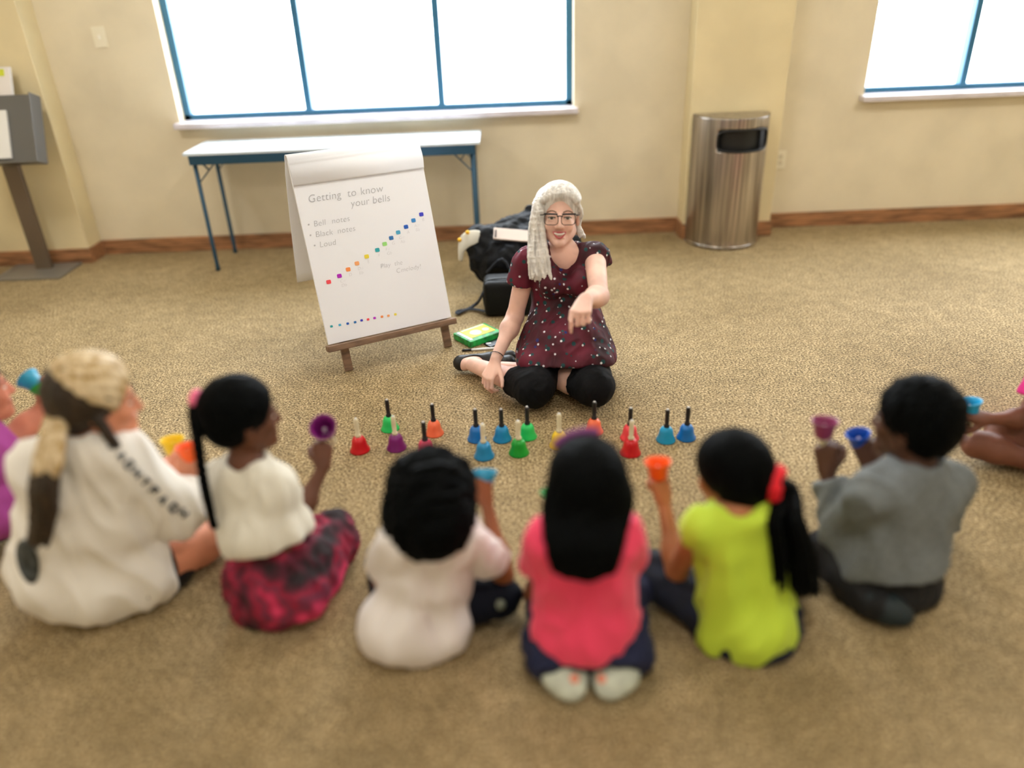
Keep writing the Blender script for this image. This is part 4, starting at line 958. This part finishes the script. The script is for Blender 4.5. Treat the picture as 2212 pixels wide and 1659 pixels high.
# K1: long-haired girl in long white shirt
def kid_long():
    s = .92; hs = .96
    J = dict(pel=P(190, 1205, Y=1.74), nk=P(190, 955, Y=1.71), sa=P(92, 1010, Y=1.68), sb=P(268, 985, Y=1.74), hd=P(206, 866, Y=1.74),
             ea=P(255, 1090, Y=1.98), wa=P(352, 1050, Y=2.02), eb=P(385, 1110, Y=1.80), wb=P(398, 1045, Y=1.90),
             hb=P(300, 1235, z=.10), ka=P(320, 1090, z=.12), kb=P(462, 1160, z=.07), aa=P(300, 1200, z=.045), ta=P(270, 1200, z=.04), ab=P(390, 1228, z=.04), tb=P(362, 1262, z=.035))
    J['M'] = frame((.86, .45, -.18)); sk = skinm('rosy_skin', (222, 150, 118))
    o, L = child('girl with long blonde-topped hair and oversized white long-sleeved shirt at the left', J, s, sk, hs,
                 [fist(J['wa'], P(362, 1012, Y=2.03), (.3, .9, 0), (.6, -.6, .2), s), fist(J['wb'], P(405, 1010, Y=1.91), (-.3, .9, 0), (-.6, -.6, .2), s)])
    F = shirt(J, s, slv=1.86, inf=.03, sinf=.026, waist=1.2); F.ell(P(185, 1215, Y=1.74), (.20, .16, .15), None, .06); F.rc(P(110, 1230, Y=1.66), P(230, 1270, Y=1.68), .085, .09, .06)
    F.rc(J['hb'], lerp(J['hb'], J['kb'], .26), .115, .10, .04, flat=True); F.rc(J['nk']+A(0, 0, .02), J['nk']+A(0, .03, .09), .055, .055, .012, '-')
    F.rc(P(330, 1050, Y=1.84), P(390, 1075, Y=1.86), .05, .045, .04)
    sh = fobj('long_shirt', F, .006, mat('offwhite_jersey', (244, 240, 232), .85, bump=.12, bscale=30), o, folds(.0085, 13, 31))
    T = Fld(); T.rc(J['ha'], J['hb'], .1, .1, .03)
    T.ell(J['pel']+A(0, .05, -.05), (.14, .11, .06), None, .04); T.rc(J['hb'], lerp(J['hb'], J['kb'], .3), .085, .08, .02, flat=True)
    T.rc(J['ha'], J['ka'], .085, .065, .02)
    fobj('shorts', T, .006, mat('black_trousers', (12, 14, 18), .8), o, folds(.004, 22, 33))
    for x in 'ab': S = Fld(); footp(S, J, x, s, .008); fobj('shoe', S, .005, mat('black_shoe', (12, 13, 15), .45), o)
    # dark lettering strokes down the sleeve, and the print at the back hem
    dg = bpy.context.evaluated_depsgraph_get()
    from mathutils.bvhtree import BVHTree
    me = sh.data; off = np.array(wloc(sh)); bv = BVHTree.FromPolygons([v.co for v in me.vertices], [p.vertices for p in me.polygons])
    def hit(x, y):
        r = bv.ray_cast(Vector(C_-off), Vector(unit(ray(x, y))));
        return (np.array(r[0])+off, np.array(r[1])) if r[0] else (None, None)
    pm = mat('grey_print', (78, 84, 92), .8); ink = MB()
    gl = {0: [((-1, -1), (-1, 1)), ((-1, 1), (1, 1)), ((-1, 0), (.7, 0))], 1: [((-1, -1), (0, 1)), ((0, 1), (1, -1)), ((-.5, -.1), (.5, -.1))], 2: [((-1, -1), (-1, 1)), ((1, -1), (1, 1)), ((-1, 0), (1, 0))], 3: [((-1, 1), (1, 1)), ((0, 1), (0, -1))], 4: [((-1, 1), (1, 1)), ((-1, -1), (1, -1)), ((-1, 1), (-1, -1)), ((1, 1), (1, -1))]}
    def glyph(x, y, k, w, h, ang):
        ca, sa_ = math.cos(ang), math.sin(ang); ink = MB()
        for (a, b) in gl[k]:
            pts = []
            for t in np.linspace(0, 1, 5):
                u, v = lerp(a, b, t); u *= w; v *= h; q, n = hit(x+u*ca-v*sa_, y-(u*sa_+v*ca))
                if q is None: pts = []; break
                pts.append((q+n*.0016))
            if len(pts) > 1: ink.tube(pts, .0038, 6)
        if ink.v: ink.build('sleeve_print', pm, o, True)
    path = [(244, 968), (262, 985), (279, 1003), (296, 1022), (313, 1041), (332, 1060), (352, 1079), (374, 1096), (396, 1108)]
    for i, (x, y) in enumerate(path): glyph(x, y, (0, 1, 4, 2, 3)[i % 5], 6.5, 8, -.85)
    V = []; c0 = (62, 1212); bk = MB(); rings = []
    for k in range(9): bk_pts = None
    grid = []
    for i in range(9):
        for j in range(7):
            u = (i-4)/4; v = (j-3)/3; r_ = math.sqrt(u*u+v*v)+1e-6; q = max(abs(u), abs(v))/r_ if r_ > 1e-5 else 1
            xx, yy = c0[0]+26*u*q*.9+8*v*q, c0[1]+48*v*q; h_, n_ = hit(xx, yy)
            grid.append(h_+n_*.0035 if h_ is not None else None)
    f = [(i*7+j, (i+1)*7+j, (i+1)*7+j+1, i*7+j+1) for i in range(8) for j in range(6) if all(grid[k] is not None for k in (i*7+j, (i+1)*7+j, (i+1)*7+j+1, i*7+j+1))]
    if f:
        gg = [g if g is not None else A(0, 0, 0) for g in grid]; usedi = sorted({k for q in f for k in q}); mp_ = {k: n for n, k in enumerate(usedi)}
        po = mesh_obj('back_print', [gg[k] for k in usedi], [tuple(mp_[k] for k in q) for q in f], mat('charcoal_print', (58, 62, 62), .8, var=.3, vscale=40), o, True, 'dark oval print low on the back'); md = po.modifiers.new('t', 'SOLIDIFY'); md.thickness = .002; md.offset = 0
    # hair: dark lower layer, blonde crown, long tail down the back
    h = J['hd']; M = J['M']; hb = mat('brown_hair', (44, 32, 20), .5, var=.25, vscale=60, stretch=(1, 1, .15), bump=.5, bscale=150); bl = mat('blonde_hair', (206, 168, 102), .45, var=.14, vscale=60, stretch=(1, 1, .15), bump=.5, bscale=150, col2=(226, 206, 168))
    H = Fld(); L = caps(H, h, M, hs, 1.04); rr = np.random.default_rng(8)
    paths = [[L(.076, .0, -.02), L(.082, .02, -.06), L(.083, .035, -.10), P(250+6*i, 948+i*4, Y=1.70+.01*i), P(262+5*i, 975+i*4, Y=1.69)] for i in range(3)]
    locks(H, paths, .012, .006, .004, 2, 4, .006)
    fobj('hair', H, .005, hb, o, curls(.002, 180), label='dark brown lower layer of hair')
    Bf = Fld(); Bf.ell(L(0, -.016, .042), A(.0925, .110, .099)*hs, M, .01); Bf.ell(L(0, .10, -.03), A(.066, .066, .10)*hs, M, .02, '-')
    Bf.cut(L(0, -.045, .062), -(.62*M[1]+.78*M[2]*1.0)*A(1, 1, 1)+1.3*M[1]*0)
    rad_ = lambda V: .0022*np.sin(np.arctan2((V-h)@M[0], (V-h)@M[2]+.03)*34+2*wav(V, 30, 5))
    fobj('blonde_crown', Bf, .005, bl, o, rad_, label='blonde crown of hair')
    Tl = Fld(); paths = []
    for i in range(22):
        u, w = rr.random()*2-1, rr.random()*2-1
        paths.append([L(-.02+.02*u, -.10, -.02), P(118+18*u, 925, Y=1.64+.02*w), P(104+26*u, 985, Y=1.58+.02*w), P(100+26*u, 1030+14*w, Y=1.56+.02*w)])
    locks(Tl, paths, .012, .005, .004, 7, 4, .006); fobj('blonde_tail', Tl, .005, bl, o, curls(.0015, 200), label='golden upper half of the long tail')
    Tl = Fld(); paths = []
    for i in range(20):
        u, w = rr.random()*2-1, rr.random()*2-1
        paths.append([P(102+18*u, 985, Y=1.59+.015*w), P(96+26*u, 1060, Y=1.555+.02*w), P(92+24*u, 1120, Y=1.55+.015*w), P(88+22*u+rr.normal()*4, 1165+20*rr.random(), Y=1.55+.01*w)])
    locks(Tl, paths, .012, .004, .005, 7, 4, .007); fobj('dark_tail', Tl, .005, hb, o, curls(.0015, 200), label='dark lower half of the long tail')
    held(371, 948, 2.06, (-.0, -.12, -.98), 'yellow', 'yellow handbell held up by the girl in the long white shirt', 'cream', 1.0)
    held(404, 962, 1.93, (.02, -.15, -.97), 'orange', 'orange handbell held by the long white-shirted girl beside her yellow one', 'cream', .95)
kid_long()

# K2: girl with braid, white top, patterned skirt
def kid_braid():
    s = .75; hs = .90
    J = dict(pel=P(585, 1235, Y=1.71), nk=P(532, 1000, Y=1.75), sa=P(480, 1035, Y=1.77), sb=P(592, 1045, Y=1.72), hd=P(524, 900, Y=1.78),
             ea=P(560, 1110, Y=1.95), wa=P(640, 1120, Y=1.98), eb=P(646, 1112, Y=1.80), wb=P(698, 1010, Y=1.90),
             ka=P(715, 1165, z=.08), kb=P(640, 1285, z=.08), aa=P(690, 1240, z=.045), ta=P(712, 1225, z=.035), ab=P(620, 1215, z=.045), tb=P(640, 1190, z=.035))
    J['M'] = frame((.84, .5, -.12)); J['R'] = unit(A(.45, -.8, 0)); sk = skinm('deep_brown_skin', (102, 62, 42))
    o, L = child('girl with thin black braid, pink hair tie, white top and magenta patterned skirt', J, s, sk, hs,
                 [fist(J['wb'], P(698, 965, Y=1.93), (-.3, .9, 0), (-.7, -.5, .2), s), rest(J['wa'], P(665, 1120, Y=2.0), (0, 0, -1), (1, 0, 0), s)])
    F = shirt(J, s, slv=.45, inf=.012, sinf=.016); F.ell(P(575, 1140, Y=1.73), (.12, .11, .09), None, .05); F.rc(P(560, 1165, Y=1.66), P(620, 1165, Y=1.68), .06, .055, .04); F.cut(P(590, 1192, Y=1.62), (.25, -.3, -1))
    F.rc(J['nk']+A(0, 0, .012), J['nk']+A(0, .03, .09), .048, .05, .012, '-')
    fobj('top', F, .006, mat('white_knit', (228, 224, 210), .85, bump=.15, bscale=90), o, folds(.006, 16, 41))
    K = Fld(); K.ell(P(590, 1260, Y=1.70), (.135, .135, .13), None, .05); K.ell(P(600, 1200, Y=1.72), (.115, .11, .09), None, .05)
    K.rc(J['pel'], J['ka'], .10, .085, .05); K.rc(J['pel'], J['kb'], .10, .075, .05); K.rc(J['ka'], J['kb'], .06, .06, .05); K.rc(J['aa'], J['ab'], .055, .055, .05)
    m = bpy.data.materials.new('magenta_pattern'); m.use_nodes = True; g = N(m); g.b.inputs['Roughness'].default_value = .8; tc = g.new('ShaderNodeTexCoord')
    n = g.new('ShaderNodeTexNoise', i_Scale=9., i_Detail=2.); g.l(tc.outputs['Object'], n.inputs['Vector']); r = g.new('ShaderNodeValToRGB'); e = r.color_ramp.elements
    e[0].position = .36; e[0].color = lin((30, 14, 22)); e[1].position = .70; e[1].color = lin((236, 70, 120))
    for p, c in ((.45, (96, 16, 44)), (.52, (150, 20, 56)), (.58, (110, 40, 66)), (.63, (176, 30, 70))): q = e.new(p); q.color = lin(c)
    g.l(n.outputs['Fac'], r.inputs[0]); g.l(r.outputs[0], g.b.inputs['Base Color'])
    fobj('skirt', K, .006, m, o, folds(.008, 18, 43))
    for x in 'ab': S = Fld(); footp(S, J, x, s, .008); fobj('shoe', S, .005, mat('black_shoe', (12, 13, 15), .45), o)
    H = Fld(); L = caps(H, J['hd'], J['M'], hs, 1.05); H.rc(J['hd']-J['M'][1]*.085*hs, P(436, 868, Y=1.76), .03, .018, .02)
    fobj('hair', H, .005, hairblk, o, curls(.0015, 200), label='black hair pulled back')
    sc = P(426, 862, Y=1.76); tor = []
    for k in range(26): t = 2*math.pi*k/24; tor.append(sc+.0145*(math.cos(t)*A(.3, 1, 0)+math.sin(t)*A(0, 0, 1)))
    MB().tube(tor, .0125, 10, False).build('hair_tie', mat('pink_scrunchie', (250, 120, 160), .7), o, True, 'round pink hair tie')
    B = Fld(); pp = smoothpath([sc, P(420, 895, Y=1.735), P(428, 960, Y=1.70), P(440, 1040, Y=1.68), P(452, 1095, Y=1.665), P(462, 1140, Y=1.655)], 9)
    for i, p in enumerate(pp):
        t = i/len(pp)
        if i < len(pp)-1: B.rc(p, pp[i+1], .014*(1-.5*t), .014*(1-.5*t), .004); B.ell(p+A(.005*(-1)**i, 0, 0), A(.014, .013, .014)*(1-.45*t), None, .003)
    fobj('braid', B, .004, hairblk, o, None, label='long thin black braid')
    held(697, 922, 1.95, (.0, .5, -.6), 'purple', 'purple handbell held up with its mouth towards the camera by the girl with the braid', 'cream', 1.08)
kid_braid()

# K8: child cut off by the left edge, arm raised with two bells
def kid_left():
    s = .85; hs = .95
    J = dict(pel=P(-70, 1110, Y=2.02), nk=P(-60, 930, Y=1.97), sa=P(-130, 960, Y=1.98), sb=P(-14, 965, Y=2.0), hd=P(-62, 845, Y=2.0),
             ea=P(-120, 1050, Y=2.1), wa=P(-70, 1060, Y=2.25), eb=P(42, 935, Y=2.08), wb=P(98, 872, Y=2.16),
             ka=P(-60, 1040, z=.1), kb=P(-30, 1075, z=.09), aa=P(-40, 1080, z=.05), ta=P(-20, 1070, z=.04), ab=P(-90, 1120, z=.05), tb=P(-120, 1110, z=.04))
    J['M'] = frame((.7, .7, -.1)); sk = skinm('pinkish_skin', (196, 122, 98))  # pinkish skin, the child's own tone
    o, L = child('child in purple cut off by the left edge, raising an arm with two bells', J, s, sk, hs, [fist(J['wb'], P(104, 848, Y=2.18), (-.3, .9, 0), (-.7, -.5, .2), s)])
    F = shirt(J, s, slv=.35, inf=.014, sinf=.016); F.ell(P(-40, 1090, Y=2.0), (.15, .13, .12), None, .05); F.rc(P(-20, 1080, Y=1.95), P(-5, 1120, Y=1.93), .06, .055, .04)
    fobj('top', F, .006, mat('orchid_jersey', (168, 68, 150), .8), o, folds(.006, 16, 51))
    T = Fld(); T.rc(J['ha'], J['hb'], .1, .1, .03)
    for x in 'ab': leg(T, J, x, s, .014, .02, False)
    fobj('trousers', T, .007, mat('black_trousers', (12, 14, 18), .8), o)
    H = Fld(); caps(H, J['hd'], J['M'], hs, 1.05); fobj('hair', H, .006, mat('brown_hair', (44, 32, 20)), o, curls(.002, 180))
    held(88, 832, 2.19, (.55, -.3, -.75), 'green', 'green handbell in the raised hand beside the blonde-topped girl\'s head', 'cream', 1.0)
    held(58, 816, 2.2, (.75, -.3, -.5), 'teal', 'teal handbell at the outer end of the raised arm at the left edge', 'cream', 1.0)
kid_left()

# K7: child cut off by the right edge
def kid_right():
    s = .85; hs = .95
    J = dict(pel=P(2345, 955, Y=2.42), nk=P(2330, 790, Y=2.36), sa=P(2262, 815, Y=2.30), sb=P(2395, 800, Y=2.44), hd=P(2318, 705, Y=2.36),
             ea=P(2215, 905, Y=2.27), wa=P(2136, 905, Y=2.22), eb=P(2360, 900, Y=2.25), wb=P(2290, 930, Y=2.15),
             ka=P(2110, 960, z=.085), kb=P(2160, 930, z=.10), aa=P(2240, 1000, z=.05), ta=P(2290, 1000, z=.04), ab=P(2300, 940, z=.05), tb=P(2340, 960, z=.04))
    J['M'] = frame((-.8, .3, -.1)); sk = skinm('brown_skin_right', (116, 72, 54)); J['R'] = unit(A(.3, .9, 0))
    o, L = child('barelegged child cut off by the right edge, holding out a bell', J, s, sk, hs, [fist(J['wa'], P(2108, 898, Y=2.23), (-.3, .3, -.9), (0, -.6, .6), s)])
    F = shirt(J, s, slv=.5, inf=.014, sinf=.016); F.ell(P(2330, 930, Y=2.38), (.17, .15, .13), None, .05)
    F.rc(P(2225, 925, Y=2.33), P(2300, 935, Y=2.36), .045, .07, .04)
    fobj('top', F, .006, mat('magenta_jersey', (214, 30, 128), .8), o, folds(.006, 16, 61))
    T = Fld(); T.rc(J['ha'], J['hb'], .1, .1, .03); [T.rc(J['h'+x], lerp(J['h'+x], J['k'+x], .35), .09, .085, .03, flat=True) for x in 'ab']
    fobj('shorts', T, .007, mat('blue_grey_shorts', (120, 140, 150), .8), o)
    H = Fld(); caps(H, J['hd'], J['M'], hs, 1.05); fobj('hair', H, .006, hairblk, o, curls(.002, 180))
    held(2096, 866, 2.25, (.15, -.1, -.9), 'cyan', 'teal-blue handbell held out by the child at the right edge', 'cream', 1.0)
kid_right()
